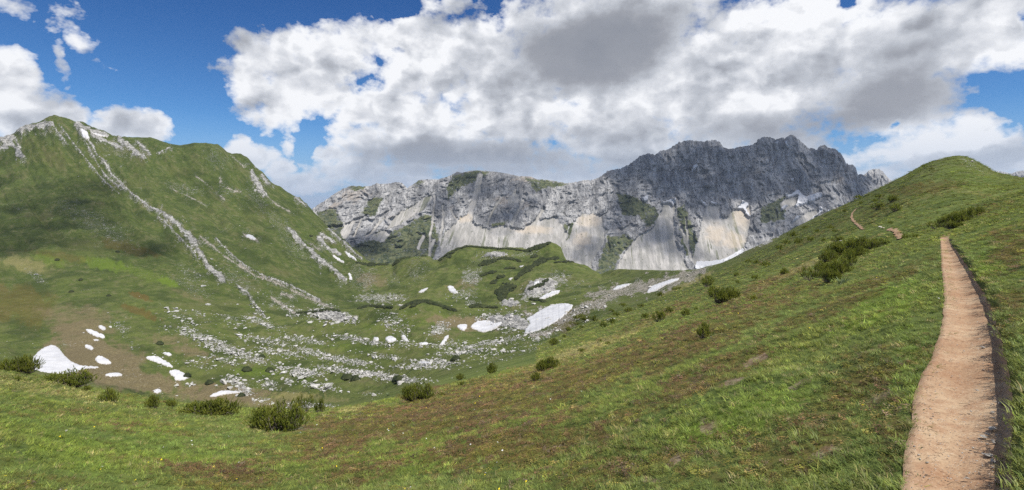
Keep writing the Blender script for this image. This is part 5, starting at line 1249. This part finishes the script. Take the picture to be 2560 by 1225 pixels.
for t in [(1220, 938, 44, 30, "dense rounded shrub right of the boulder bands"), (1368, 926, 62, 34, "feathery shrub on the straw streak in mid slope"), (1340, 952, 36, 20, "faint pale shrub just below the feathery one"), (1815, 757, 82, 44, "large dense shrub of a pair in mid slope"),
          (1778, 746, 44, 30, "smaller left shrub touching the large dense one"), (1772, 715, 42, 25, "dark shrub directly above the mid slope pair"), (1762, 846, 48, 36, "straggly yellowish shrub standing alone in the heath"), (1650, 803, 34, 26, "rounded shrub left below the mid slope pair"),
          (1672, 785, 24, 18, "small shrub tucked behind the rounded one"), (1614, 799, 28, 17, "low shrub left of the rounded one"), (1716, 790, 34, 17, "flat shrub right of the rounded one"), (1483, 808, 22, 20, "roundest shrub beside the snow fleck on the slope"),
          (1507, 820, 22, 16, "left shrub under the snow fleck on the slope"), (1530, 812, 28, 18, "right shrub under the snow fleck on the slope"), (1385, 863, 36, 16, "dark low shrub below the long snow tongue"), (1650, 744, 22, 15, "dark round shrub at the lower end of the scree chute"),
          (1955, 689, 38, 18, "broad low shrub left of the large thicket"), (1890, 700, 24, 13, "small dark shrub left of the broad low one"), (1917, 667, 28, 14, "shrub above the broad low one"), (1891, 662, 24, 12, "shrub left of the one above the broad low shrub"),
          (1837, 692, 32, 11, "flat brownish shrub right of the scree chute"), (1951, 627, 22, 15, "leftmost dark shrub of the cluster below the rocks on the crest"), (1969, 611, 22, 13, "second shrub of the cluster below the rocks on the crest"), (1983, 595, 26, 17, "uppermost shrub of the cluster below the rocks on the crest"),
          (1997, 611, 26, 17, "rightmost shrub of the cluster below the rocks on the crest"), (2029, 603, 22, 13, "shrub right of the cluster on the crest"), (2061, 604, 14, 9, "small shrub between the crest cluster and the far path"), (2098, 604, 32, 14, "shrub with a white stone above the large thicket"),
          (2087, 581, 15, 9, "small round shrub left of the winding far path"), (2045, 581, 16, 9, "tiny shrub near the crest left of the far path"), (2079, 572, 20, 9, "low shrub just above the small round one"), (2012, 572, 18, 9, "shrub on the skyline right of the crest rocks"),
          (2152, 511, 10, 8, "tiny shrub right of the upper end of the far path"), (2199, 495, 22, 11, "upper shrub of four on the hill flank"), (2190, 506, 18, 10, "small left shrub of four on the hill flank"), (2199, 522, 32, 17, "lower left shrub of four on the hill flank"),
          (2231, 507, 38, 19, "broad right shrub of four on the hill flank"), (2244, 527, 40, 20, "largest lowest shrub on the hill flank"), (2148, 497, 20, 10, "shrub on the skyline left of the hill"), (2111, 532, 14, 9, "shrub on the skyline above the far path"),
          (2267, 598, 26, 13, "shrub right of the nearer far path piece"), (2292, 594, 20, 10, "small shrub between the far path and the near path"), (2312, 419, 16, 9, "left shrub near the top of the right hand hill"), (2330, 425, 18, 7, "right shrub near the top of the right hand hill"),
          (1872, 657, 24, 9, "flat shrub left of the crest stones"), (1689, 727, 22, 10, "shrub right of the ragged snow patch"), (1572, 780, 32, 11, "long low shrub at the foot of the scree chute"), (1603, 769, 24, 9, "low shrub nearest the foot of the scree chute"),
          (1539, 791, 24, 11, "low shrub left of the long low one"), (1558, 767, 26, 9, "dim shrub beside the scree chute"), (1455, 796, 28, 11, "low shrub right of the long snow tongue"), (1438, 800, 22, 11, "low shrub touching the long snow tongue"), (1528, 781, 18, 8, "tiny shrub above the shrub pair near the scree"),
          (1455, 882, 28, 11, "flat shrub below the straw streak"), (1522, 862, 18, 9, "small shrub in the middle of the straw streak"), (1500, 856, 11, 8, "tiny shrub left of the one in the straw streak"), (1453, 822, 15, 8, "tiny shrub above the straw streak"), (1411, 846, 14, 9, "tiny shrub left above the straw streak"),
          (1150, 950, 30, 15, "shrub at the right end of the boulder bands"), (1152, 966, 26, 11, "low shrub under the right end of the boulder bands"), (1740, 777, 11, 10, "tiny upright shrub right of the flat shrub"), (1845, 710, 13, 10, "tiny shrub above the large dense pair"), (1105, 990, 20, 8, "tiny shrub right of the rounded one on the heath edge"),
          (1885, 752, 26, 14, "faint yellow shrub right of the large dense pair", None, 'dwarf pine shrubs on the right hand slope', True), (2226, 561, 14, 8, "tiny shrub above the nearer far path piece"), (1700, 640 + 84, 14, 7, "tiny shrub beside the ragged snow patch")]:
    shrub(*t)
# the two thickets: several bushes grown into one
def thicket(label, bushes):
    bs = []
    for (x, y, w, h) in bushes:
        p = project(x, y); bs.append((p, w * p.y / F, h * p.y / F))
    b0 = bs[0][0]
    e = bpy.data.objects.new('dwarf_pine_thicket', None); COL.objects.link(e); e.location = b0
    for k, (p, W, H) in enumerate(bs):
        f, s = (near_v if k % 3 else open_v)[k % 2]
        for nm, me in (('foliage', f), ('stem', s)):
            o = bpy.data.objects.new(nm, me); COL.objects.link(o); o.parent = e
            z = float(ground_z(np.array([p.x]), np.array([p.y]))[0])
            o.location = Vector((p.x, p.y, z - H * .05)) - b0; o.rotation_euler = (0, 0, k * 1.7); o.scale = (W, W * .85, H / .42)
    tag(e, label, 'thicket')
thicket("largest dark pine thicket sprawling on the slope left of the footpath", [(2035, 700, 60, 40), (2075, 706, 60, 34), (2100, 690, 70, 44), (2130, 668, 60, 44), (2070, 655, 60, 32), (2095, 640, 60, 34), (2120, 630, 66, 34), (2150, 625, 60, 34), (2180, 625, 60, 30), (2205, 618, 40, 24), (2060, 682, 60, 30), (2140, 645, 60, 30)])
thicket("dark pine thicket on the bank beyond the crest of the footpath", [(2345, 572, 50, 22), (2370, 568, 56, 30), (2400, 560, 60, 34), (2430, 548, 56, 34), (2448, 540, 30, 24), (2385, 572, 50, 20)])
thicket("low dark shrub mass left of the scree chute foot", [(1440, 812, 30, 10), (1420, 828, 26, 10), (1465, 800, 26, 9)])

# far mats of dwarf pine on the hill crests
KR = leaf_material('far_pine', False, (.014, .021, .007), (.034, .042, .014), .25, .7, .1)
tuft_list = []
def mat(label, pts, w, ox=1000, oy=580, sc=.2286, dens=.55):
    auto = label is None
    if auto: label = "small dark pine tuft " + where(*pts[0])
    pts = [(ox + sc * x, oy + sc * y) for x, y in pts]; x0_ = pts[0][0]; R = random.Random(int(pts[0][0] * 7 + pts[0][1]))
    L = sum(math.dist(a, b) for a, b in zip(pts[:-1], pts[1:])); n = int(max(L, w) * w * 2 * dens * 1.9)
    V, Fc, C = [], [], []
    cum = [0]
    for a, b in zip(pts[:-1], pts[1:]): cum.append(cum[-1] + math.dist(a, b))
    c0 = None
    for _ in range(n):
        t = R.random() * cum[-1]; k = max(i for i in range(len(cum)) if cum[i] <= t); k = min(k, len(pts) - 2)
        q = (t - cum[k]) / max(cum[k + 1] - cum[k], 1e-6)
        cx_ = pts[k][0] * (1 - q) + pts[k + 1][0] * q; cy_ = pts[k][1] * (1 - q) + pts[k + 1][1] * q
        e = math.sin(math.pi * min(max(t / max(cum[-1], 1e-6), .06), .94)) ** .4
        r = R.random() ** .6 * w * e * max(.12, .72 + 1.3 * mnoise.noise(Vector((cx_ / 7, cy_ / 7, 0)))); a = R.uniform(0, 6.28)
        x = cx_ + r * math.cos(a) * 1.2; y = cy_ + r * math.sin(a) * .8
        p = project(x, y, 200)
        if abs(p.y - project(cx_, cy_, 200).y) > 60: continue
        if c0 is None: c0 = p.copy()
        p -= c0
        S = R.uniform(.8, 1.7); H = R.uniform(.9, 2.0); an = R.uniform(0, 6.28); i0 = len(V); m_ = 6; col = R.uniform(.75, 1.3)
        top = p + Vector((R.uniform(-.3, .3), R.uniform(-.3, .3), H))
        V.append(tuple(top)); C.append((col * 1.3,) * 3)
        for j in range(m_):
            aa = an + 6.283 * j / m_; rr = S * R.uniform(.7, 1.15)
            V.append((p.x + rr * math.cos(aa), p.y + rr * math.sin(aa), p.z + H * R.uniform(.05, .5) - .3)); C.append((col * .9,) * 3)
        for j in range(m_): Fc.append((i0, i0 + 1 + j, i0 + 1 + (j + 1) % m_))
    if not Fc: return
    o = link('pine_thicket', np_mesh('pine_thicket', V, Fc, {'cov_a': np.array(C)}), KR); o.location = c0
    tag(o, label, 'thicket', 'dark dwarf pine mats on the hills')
    if auto: tuft_list.append((o, x0_))
c3 = dict(ox=780, oy=380, sc=.3265); k6 = dict(ox=700, oy=600, sc=.5102)
for lab, pts, w, kw in [
    ("thin dark pine line along the flat left crest of the green hill", [(0, 292), (100, 275), (180, 262), (340, 262)], 2.4, {}),
    ("dark pine belt climbing the left shoulder of the green hill", [(430, 310), (500, 258), (560, 230), (620, 192), (720, 160)], 5, {}),
    ("thin dark pine line along the long crest of the green hill", [(720, 158), (900, 168), (1080, 185), (1200, 185), (1370, 208)], 2.6, {}),
    ("dark pine mat on the summit knob of the green hill", [(1390, 205), (1470, 175), (1560, 150), (1640, 118)], 7, {}),
    ("small dark pine mat hanging on the left shoulder of the hill", [(530, 260), (550, 280)], 5, {}),
    ("plump dark pine mat above the white stones on the hill", [(870, 365), (920, 345), (980, 325), (1040, 312)], 8, {}),
    ("arched dark pine line right of the plump mat", [(1070, 298), (1160, 288), (1270, 303), (1320, 325)], 4, {}),
    ("small lens shaped dark pine mat on the mid hill", [(1140, 408), (1200, 392), (1260, 398)], 4, {}),
    ("short dark pine mat left of the round clump", [(1070, 498), (1130, 482)], 6, {}), ("low dark pine mat down left of the short one", [(990, 565), (1060, 530)], 4.5, {}),
    ("speckled dark pine mat between the lens and the short one", [(890, 480), (960, 450), (1050, 435)], 4.5, {}),
    ("long sweeping dark pine belt across the right of the green hill", [(1270, 510), (1330, 450), (1420, 395), (1520, 325), (1600, 300), (1720, 288)], 9, {}),
    ("small dark pine mat below the summit knob", [(1430, 278), (1490, 262)], 5, {}),
    ("largest round dark pine clump in the middle of the green hill", [(1100, 680), (1130, 630), (1200, 605), (1250, 600)], 15, {}),
    ("small dark pine clump at the foot of the round clump", [(1095, 735), (1150, 705)], 6, {}),
    ("arched dark pine line on the middle knoll of the valley", [(10, 840), (100, 790), (180, 762), (270, 760), (380, 790), (500, 830), (605, 862)], 3.6, {}),
    ("dark pine cap on the small knoll right of the middle one", [(770, 822), (860, 808), (940, 822)], 4.5, {}), ("thin dark pine line trailing right of the small knoll", [(950, 825), (1060, 828)], 2, {}),
    ("dark pine mat growing on the craggy outcrop", [(1420, 625), (1500, 592), (1580, 570)], 5, {}), ("dark pine spot on top of the craggy outcrop", [(1570, 545), (1620, 525)], 4, {}),
    ("thin dark pine edge on the right crest of the green hill", [(1690, 335), (1850, 322), (1990, 350)], 2, {}), ("dark pine ledge under the craggy outcrop", [(1420, 735), (1500, 745), (1590, 765)], 3, {}),
    ("dark pine mat in the saddle between mountain and hill", [(345, 848), (420, 862), (580, 862)], 4.5, c3), ("dark pine mat right of the saddle", [(620, 868), (650, 840), (690, 815)], 5, c3),
    ("thin dark pine line on the knoll left of the middle one", [(380, 338), (440, 323), (550, 333)], 2.5, k6), ("dark pine fringe above the white slab outcrop", [(195, 348), (240, 342), (292, 350)], 3.2, k6),
    ("dark pine fringe at the left of the white slab outcrop", [(80, 360), (180, 352)], 1.8, k6), ("small dark pine mat in the rear hollow side", [(640, 330), (700, 300)], 2, k6)]:
    mat(lab, pts, w, **kw)
for (x, y, w) in [(290, 630, 4), (200, 700, 3), (140, 650, 4), (175, 730, 4), (270, 740, 3), (855, 600, 6), (775, 590, 4), (395, 860, 5), (465, 940, 4), (650, 893, 5), (610, 925, 8), (670, 927, 7), (860, 945, 9), (885, 948, 6), (520, 958, 5), (600, 990, 4), (1135, 935, 6), (990, 950, 7)]:
    mat(None, [(x, y), (x + w * 1.5, y)], w * .6, ox=0, oy=0, sc=1, dens=2.2)
split_ties(tuft_list)

# ------------------------------------------------------------------ turf: grass and bilberry heath close to the viewer
BL = leaf_material('grass_blades', True, rough=.5, transl=.4)
def tuft_mesh(name, seed, blades, h, w, spread, bend, leafy=False):
    R = random.Random(seed); V, Fc, C = [], [], []
    for _ in range(blades):
        a = R.uniform(0, 6.283); r = spread * math.sqrt(R.random()); b = Vector((r * math.cos(a), r * math.sin(a), -.01))
        la = a + R.gauss(0, .9); hh = h * R.uniform(.5, 1.1); ww = w * R.uniform(.7, 1.3)
        ln = Vector((math.cos(la), math.sin(la), 0)); side = Vector((-ln.y, ln.x, 0)); col = R.uniform(.62, 1.38)
        tint = (col * R.uniform(.9, 1.15), col, col * R.uniform(.7, 1.1))
        if leafy:      # a sprig: thin stem with small rounded leaves
            top = b + ln * hh * .35 + Vector((0, 0, hh * R.uniform(.35, .8)))
            for k in range(5):
                c = b.lerp(top, .3 + .17 * k) + Vector((R.gauss(0, 1), R.gauss(0, 1), R.gauss(0, .5))) * w * 1.2
                u = Vector((R.gauss(0, 1), R.gauss(0, 1), R.gauss(0, .5))).normalized() * ww; v = u.cross(Vector((R.gauss(0, .5), R.gauss(0, .5), 1))).normalized() * ww * .7
                i0 = len(V); V += [tuple(c - u), tuple(c + v * .8), tuple(c + u), tuple(c - v * .8)]; Fc += [(i0, i0 + 1, i0 + 2), (i0, i0 + 2, i0 + 3)]; C += [tint] * 4
        else:
            m1 = b + ln * (hh * bend * .25) + Vector((0, 0, hh * .55)); tp = b + ln * (hh * bend) + Vector((0, 0, hh * .92))
            i0 = len(V); V += [tuple(b - side * ww), tuple(b + side * ww), tuple(m1 + side * ww * .8), tuple(m1 - side * ww * .8), tuple(tp)]
            Fc += [(i0, i0 + 1, i0 + 2), (i0, i0 + 2, i0 + 3), (i0 + 3, i0 + 2, i0 + 4)]; C += [tint] * 5
    me = np_mesh(name, V, Fc, {'cov_a': np.array(C)}); me.materials.append(BL)
    return me
def inst_group(name, protos, pos, rot, scl, idx, tint, label, cat):
    col = bpy.data.collections.new(name + '_kinds')
    for k, me in enumerate(protos):
        col.objects.link(bpy.data.objects.new('%s_%02d' % (name, k), me))
    me = bpy.data.meshes.new(name); n = len(pos)
    me.vertices.add(n); me.vertices.foreach_set('co', np.asarray(pos, np.float32).ravel())
    a = me.attributes.new('rot', 'FLOAT_VECTOR', 'POINT'); a.data.foreach_set('vector', np.asarray(rot, np.float32).ravel())
    a = me.attributes.new('scl', 'FLOAT_VECTOR', 'POINT'); a.data.foreach_set('vector', np.asarray(scl, np.float32).ravel())
    a = me.attributes.new('kind', 'INT', 'POINT'); a.data.foreach_set('value', np.asarray(idx, np.int32))
    a = me.attributes.new('tint', 'FLOAT_COLOR', 'POINT'); d = np.ones((n, 4), np.float32); d[:, :3] = tint; a.data.foreach_set('color', d.ravel())
    o = bpy.data.objects.new(name, me); COL.objects.link(o)
    ng = bpy.data.node_groups.new(name, 'GeometryNodeTree')
    ng.interface.new_socket('Geometry', in_out='INPUT', socket_type='NodeSocketGeometry'); ng.interface.new_socket('Geometry', in_out='OUTPUT', socket_type='NodeSocketGeometry')
    N = ng.nodes; L = ng.links
    gi, go = N.new('NodeGroupInput'), N.new('NodeGroupOutput')
    ip = N.new('GeometryNodeInstanceOnPoints'); ci = N.new('GeometryNodeCollectionInfo')
    ci.inputs['Collection'].default_value = col; ci.inputs['Separate Children'].default_value = True; ci.inputs['Reset Children'].default_value = True
    L.new(gi.outputs[0], ip.inputs['Points']); L.new(ci.outputs[0], ip.inputs['Instance']); ip.inputs['Pick Instance'].default_value = True
    for nm, typ, sock in (('kind', 'INT', 'Instance Index'), ('rot', 'FLOAT_VECTOR', 'Rotation'), ('scl', 'FLOAT_VECTOR', 'Scale')):
        na = N.new('GeometryNodeInputNamedAttribute'); na.data_type = typ; na.inputs['Name'].default_value = nm
        out = [q for q in na.outputs if q.enabled and q.name == 'Attribute'][0]
        L.new(out, ip.inputs[sock])
    L.new(ip.outputs[0], go.inputs[0])
    mod = o.modifiers.new('scatter', 'NODES'); mod.node_group = ng
    tag(o, label, cat, None, 'stuff')
    return o
def turf():
    R = np.random.RandomState(21)
    P = []
    for d0, d1, dens, in ((1.6, 4, 560), (4, 7, 270), (7, 12, 125), (12, 20, 56), (20, 34, 22), (34, 60, 8.5), (60, 110, 2.6), (110, 190, .9)):
        # area of the band between bearings -1.06 and 1.06 (tangent)
        x0 = -1.06 if d1 < 70 else .05
        area = (1.06 - x0) * (d1 * d1 - d0 * d0) / 2; n = int(area * dens)
        d = np.sqrt(R.uniform(d0 * d0, d1 * d1, n)); u = R.uniform(x0, 1.06, n)
        P.append(np.stack([u * d, d], -1))
    P = np.concatenate(P); wx, wy = P[:, 0], P[:, 1]
    z = ground_z(wx, wy)
    px = wx / wy * F + HX; py = HY - z / wy * F
    xl, xr = path_edges(wy)
    marg = 6 / np.maximum(wy, 1) * 3
    inpath = (px > xl + 2 + R.normal(0, 1, len(px)) * 42 / wy) & (px < xr + 6 + R.normal(0, 1, len(px)) * 26 / wy) & (wy < PATH_END * .93)
    ok = ~inpath & (py < 1330) & (py > 380)
    # keep the far trail pieces clear
    for pts in ([(2223, 573), (2243, 584), (2253, 598)], [(2141, 523), (2129, 540), (2142, 561), (2160, 574)]):
        ok &= ~((seg_dist(px, py, pts) < 6) & (wy > 30))
    # hidden ground behind the brow needs none
    c = np.clip(((px - CX[0]) / 2.5).astype(int), 0, NC - 1)
    nearrow = np.minimum.accumulate(GYI, 0)
    kb = np.searchsorted(GL[:, 0] * 0, 0)
    bald = cover_at('turf', wx, wy); nz = fbm(wx * 1.7, wy * 1.7, 3, .6)
    ok &= R.rand(len(px)) > np.clip((bald + nz * .6 - .2) * 1.5, 0, .93)
    bare = fbm(wx * .9 + 9, wy * .9, 4, .65)
    ok &= ~((bare > .52) & (R.rand(len(px)) < .6))
    wx, wy, z, px, py = [q[ok] for q in (wx, wy, z, px, py)]; n = len(wx)
    H, Lu, Dr = [cover_at(k, wx, wy) for k in ('heath', 'lush', 'dry')]
    n1 = fbm(wx / 2.2, wy / 2.2, 4, .6); n2 = fbm(wx / .6, wy / .6, 3, .6); n3 = fbm(wx / 7 + 40, wy / 7, 3, .6); rn = R.rand(n)
    heath = (H + n1 * .75 + n2 * .35 + R.normal(0, .14, n)) > .40
    leafy_extra = (~heath) & ((n2 + n3 * .6) > .18) & (rn < .65)
    g0 = np.array([.165, .205, .042]); g1 = np.array([.275, .290, .075]); g2 = np.array([.080, .125, .032])
    t = np.clip(.5 + n1 * .9 + R.normal(0, .25, n), 0, 1)[:, None]
    colg = g2 * (1 - t) + g1 * t; colg = colg * .55 + g0 * .45
    colg = colg * (1 + .0 * Lu[:, None]); k = np.clip(Lu + n2 * .4, 0, 1)[:, None] * .6; colg = colg * (1 - k) + np.array([.20, .30, .048]) * k
    blue = np.clip(n3 * 1.6 + .25, 0, 1)[:, None] * .4; colg = colg * (1 - blue) + np.array([.14, .22, .095]) * blue
    k = ((Dr + n1 * .3 + R.normal(0, .18, n)) > .42)[:, None] * .8; colg = colg * (1 - k) + np.array([.36, .32, .15]) * k
    straw = (R.rand(n) < .05 + .10 * (n3 > .25))[:, None]; colg = np.where(straw, np.array([.30, .26, .13]), colg)
    h0 = np.array([.235, .130, .078]); h1 = np.array([.225, .215, .045]); h2 = np.array([.115, .140, .034])
    t = np.clip(.5 + n2 * .8 + n3 * 1.0 + R.normal(0, .3, n), 0, 1)[:, None]
    colh = h0 * (1 - t) + h1 * t; pick = (R.rand(n) < .25)[:, None]; colh = np.where(pick, h2, colh)
    colh = np.where((R.rand(n) < .08)[:, None], np.array([.20, .14, .10]), colh)
    cole = g2 * .5 + h1 * .5
    ln = np.exp(R.normal(0, .27, (n, 1)) + (n2[:, None] * .45)); colg = colg * ln * np.array([1.08, 1.10, 1.05]); colh = colh * np.array([.90, .96, .92]); colh = colh * np.exp(R.normal(0, .33, (n, 1)) + n2[:, None] * .3)
    size = np.interp(wy, [1.5, 4, 7, 12, 20, 34, 60, 110, 190], [.75, .9, 1.15, 1.6, 2.3, 3.4, 5.2, 8.0, 12])
    hgt = np.interp(wy, [1.5, 4, 12, 34, 60, 190], [.50, .54, .72, 1.25, 1.8, 2.5])
    scl = np.stack([size, size, hgt], -1) * np.exp(R.normal(0, .28, n))[:, None]
    hb = np.clip(.85 + n1 * .7, .4, 1.5); scl[:, 2] *= hb
    edge = (np.minimum(np.abs(px - path_edges(wy)[0]), np.abs(px - path_edges(wy)[1] - 20)) * wy / F < .12) & (wy < 20)
    scl[:, 2] *= np.where(edge, 1.15, 1)
    far = wy > 25
    # follow the slope
    e = .3; gx = (ground_z(wx + e, wy) - ground_z(wx - e, wy)) / (2 * e); gy = (ground_z(wx, wy + e) - ground_z(wx, wy - e)) / (2 * e)
    gx = np.clip(gx, -.8, .8); gy = np.clip(gy, -.8, .8)
    rot = np.stack([np.arctan(gy) * .75, -np.arctan(gx) * .75, R.uniform(0, 6.283, n)], -1)
    # yaw first is not possible with euler XYZ order, so lean is applied on far tufts only where it matters
    pos = np.stack([wx, wy, z], -1)
    G = ~(heath | leafy_extra)
    gp = [tuft_mesh('grass', 1 + k, 30, .066, .0021, .050, .8) for k in range(4)] + [tuft_mesh('grass', 9 + k, 26, .055, .0034, .050, .7) for k in range(3)]
    hp = [tuft_mesh('heath', 31 + k, 20, .060, .0060, .055, .4, True) for k in range(4)] + [tuft_mesh('heath', 41 + k, 13, .055, .0095, .055, .4, True) for k in range(3)]
    idx = np.where(far, 4 + R.randint(0, 3, n), R.randint(0, 4, n))
    rot[:, :2] *= 0
    print('tufts', G.sum(), (~G).sum())
    inst_group('grass', gp, pos[G], rot[G], scl[G], idx[G], colg[G], "short green alpine grass covering the near slope", 'grass')
    colh = np.where(heath[:, None], colh, cole)
    inst_group('heath', hp, pos[~G], rot[~G], scl[~G], idx[~G], colh[~G], "low brown and yellow green bilberry heath on the near slope", 'heath')
    # flowers
    fm, T = new_mat('yellow_petals'); bsdf(T, (.75, .58, .02), .6)
    wm, T = new_mat('white_petals'); bsdf(T, (.62, .62, .60), .6)
    V = [(0, 0, .004)] + [(.011 * math.cos(k * 1.0472) * (1 if k % 2 else .6), .011 * math.sin(k * 1.0472) * (1 if k % 2 else .6), 0) for k in range(6)]
    Fc = [(0, 1 + k, 1 + (k + 1) % 6) for k in range(6)]
    a = np_mesh('flower', V, Fc); a.materials.append(fm); b = np_mesh('flower', V, Fc); b.materials.append(wm)
    sel = (R.rand(n) < np.where((px < 1250), .006, .0012)) & (wy < 26) & (wy > 3)
    m_ = sel.sum(); fp = pos[sel] + np.array([0, 0, .045]) * hgt[sel][:, None]
    fs = np.repeat((1.0 + wy[sel] * .10)[:, None], 3, 1); fr = np.stack([R.uniform(.2, .8, m_), R.uniform(-.3, .3, m_), R.uniform(0, 6, m_)], -1)
    inst_group('flowers', [a, b], fp, fr, fs, (R.rand(m_) < .3).astype(int), np.ones((m_, 3)), "tiny yellow and white flowers dotted through the near grass", 'flowers')
turf()

# broad leaved plants with upright pale leaves
def leafy_plants():
    m = leaf_material('broad_leaf', False, (.13, .17, .07), (.20, .24, .12), 6, .5, .35)
    R = random.Random(4); ms = []
    for s in range(3):
        V, Fc, C = [], [], []
        for k in range(14):
            a = R.uniform(0, 6.28); L = R.uniform(.10, .20); w = .022; el = R.uniform(.5, 1.25); d = Vector((math.cos(a) * math.cos(el), math.sin(a) * math.cos(el), math.sin(el))); s_ = Vector((-math.sin(a), math.cos(a), 0)) * w
            b = Vector((math.cos(a), math.sin(a), 0)) * .02; i0 = len(V); c = R.uniform(.8, 1.25)
            V += [tuple(b), tuple(b + d * L * .45 + s_), tuple(b + d * L * .45 - s_), tuple(b + d * L - Vector((0, 0, .01)))]; C += [(c,) * 3] * 4; Fc += [(i0, i0 + 1, i0 + 2), (i0 + 1, i0 + 3, i0 + 2)]
        me = np_mesh('leafy_plant', V, Fc, {'cov_a': np.array(C)}); me.materials.append(m); ms.append(me)
    for i, (x, y, w, lab) in enumerate([(2105, 712, 46, "pale leafy plant just below the largest thicket"), (2032, 730, 20, "small leafy plant left of the pale one below the thicket"), (2272, 640, 14, "upright leafy plant left of the near footpath crest"), (1310, 985 - 20, 10, "pale leafy plant left of the faint shrub"),
                                      (1700, 905, 14, "leafy plant in the heath below the yellowish shrub"), (1625, 872, 14, "low leafy plant on the heath left of the yellowish shrub"), (2322, 1003, 20, "grass clump growing over the left footpath edge"), (2296, 1130, 26, "leafy clump at the left footpath edge"), (2297, 1200, 28, "lowest leafy clump at the left footpath edge"),
                                      (970, 990, 18, "bluish leafy plant right of the boulder bands"), (985, 1066, 16, "bluish leafy plant in the brown heath"), (2395, 590, 12, "leafy tuft at the crest of the footpath")]):
        p = project(x, y); W = w * p.y / F
        o = bpy.data.objects.new('leafy_plant', ms[i % 3]); COL.objects.link(o); o.location = p; o.scale = (W / .3,) * 3; o.rotation_euler = (0, 0, i)
        tag(o, lab, 'plant', 'broad leaved plants in the turf')
leafy_plants()
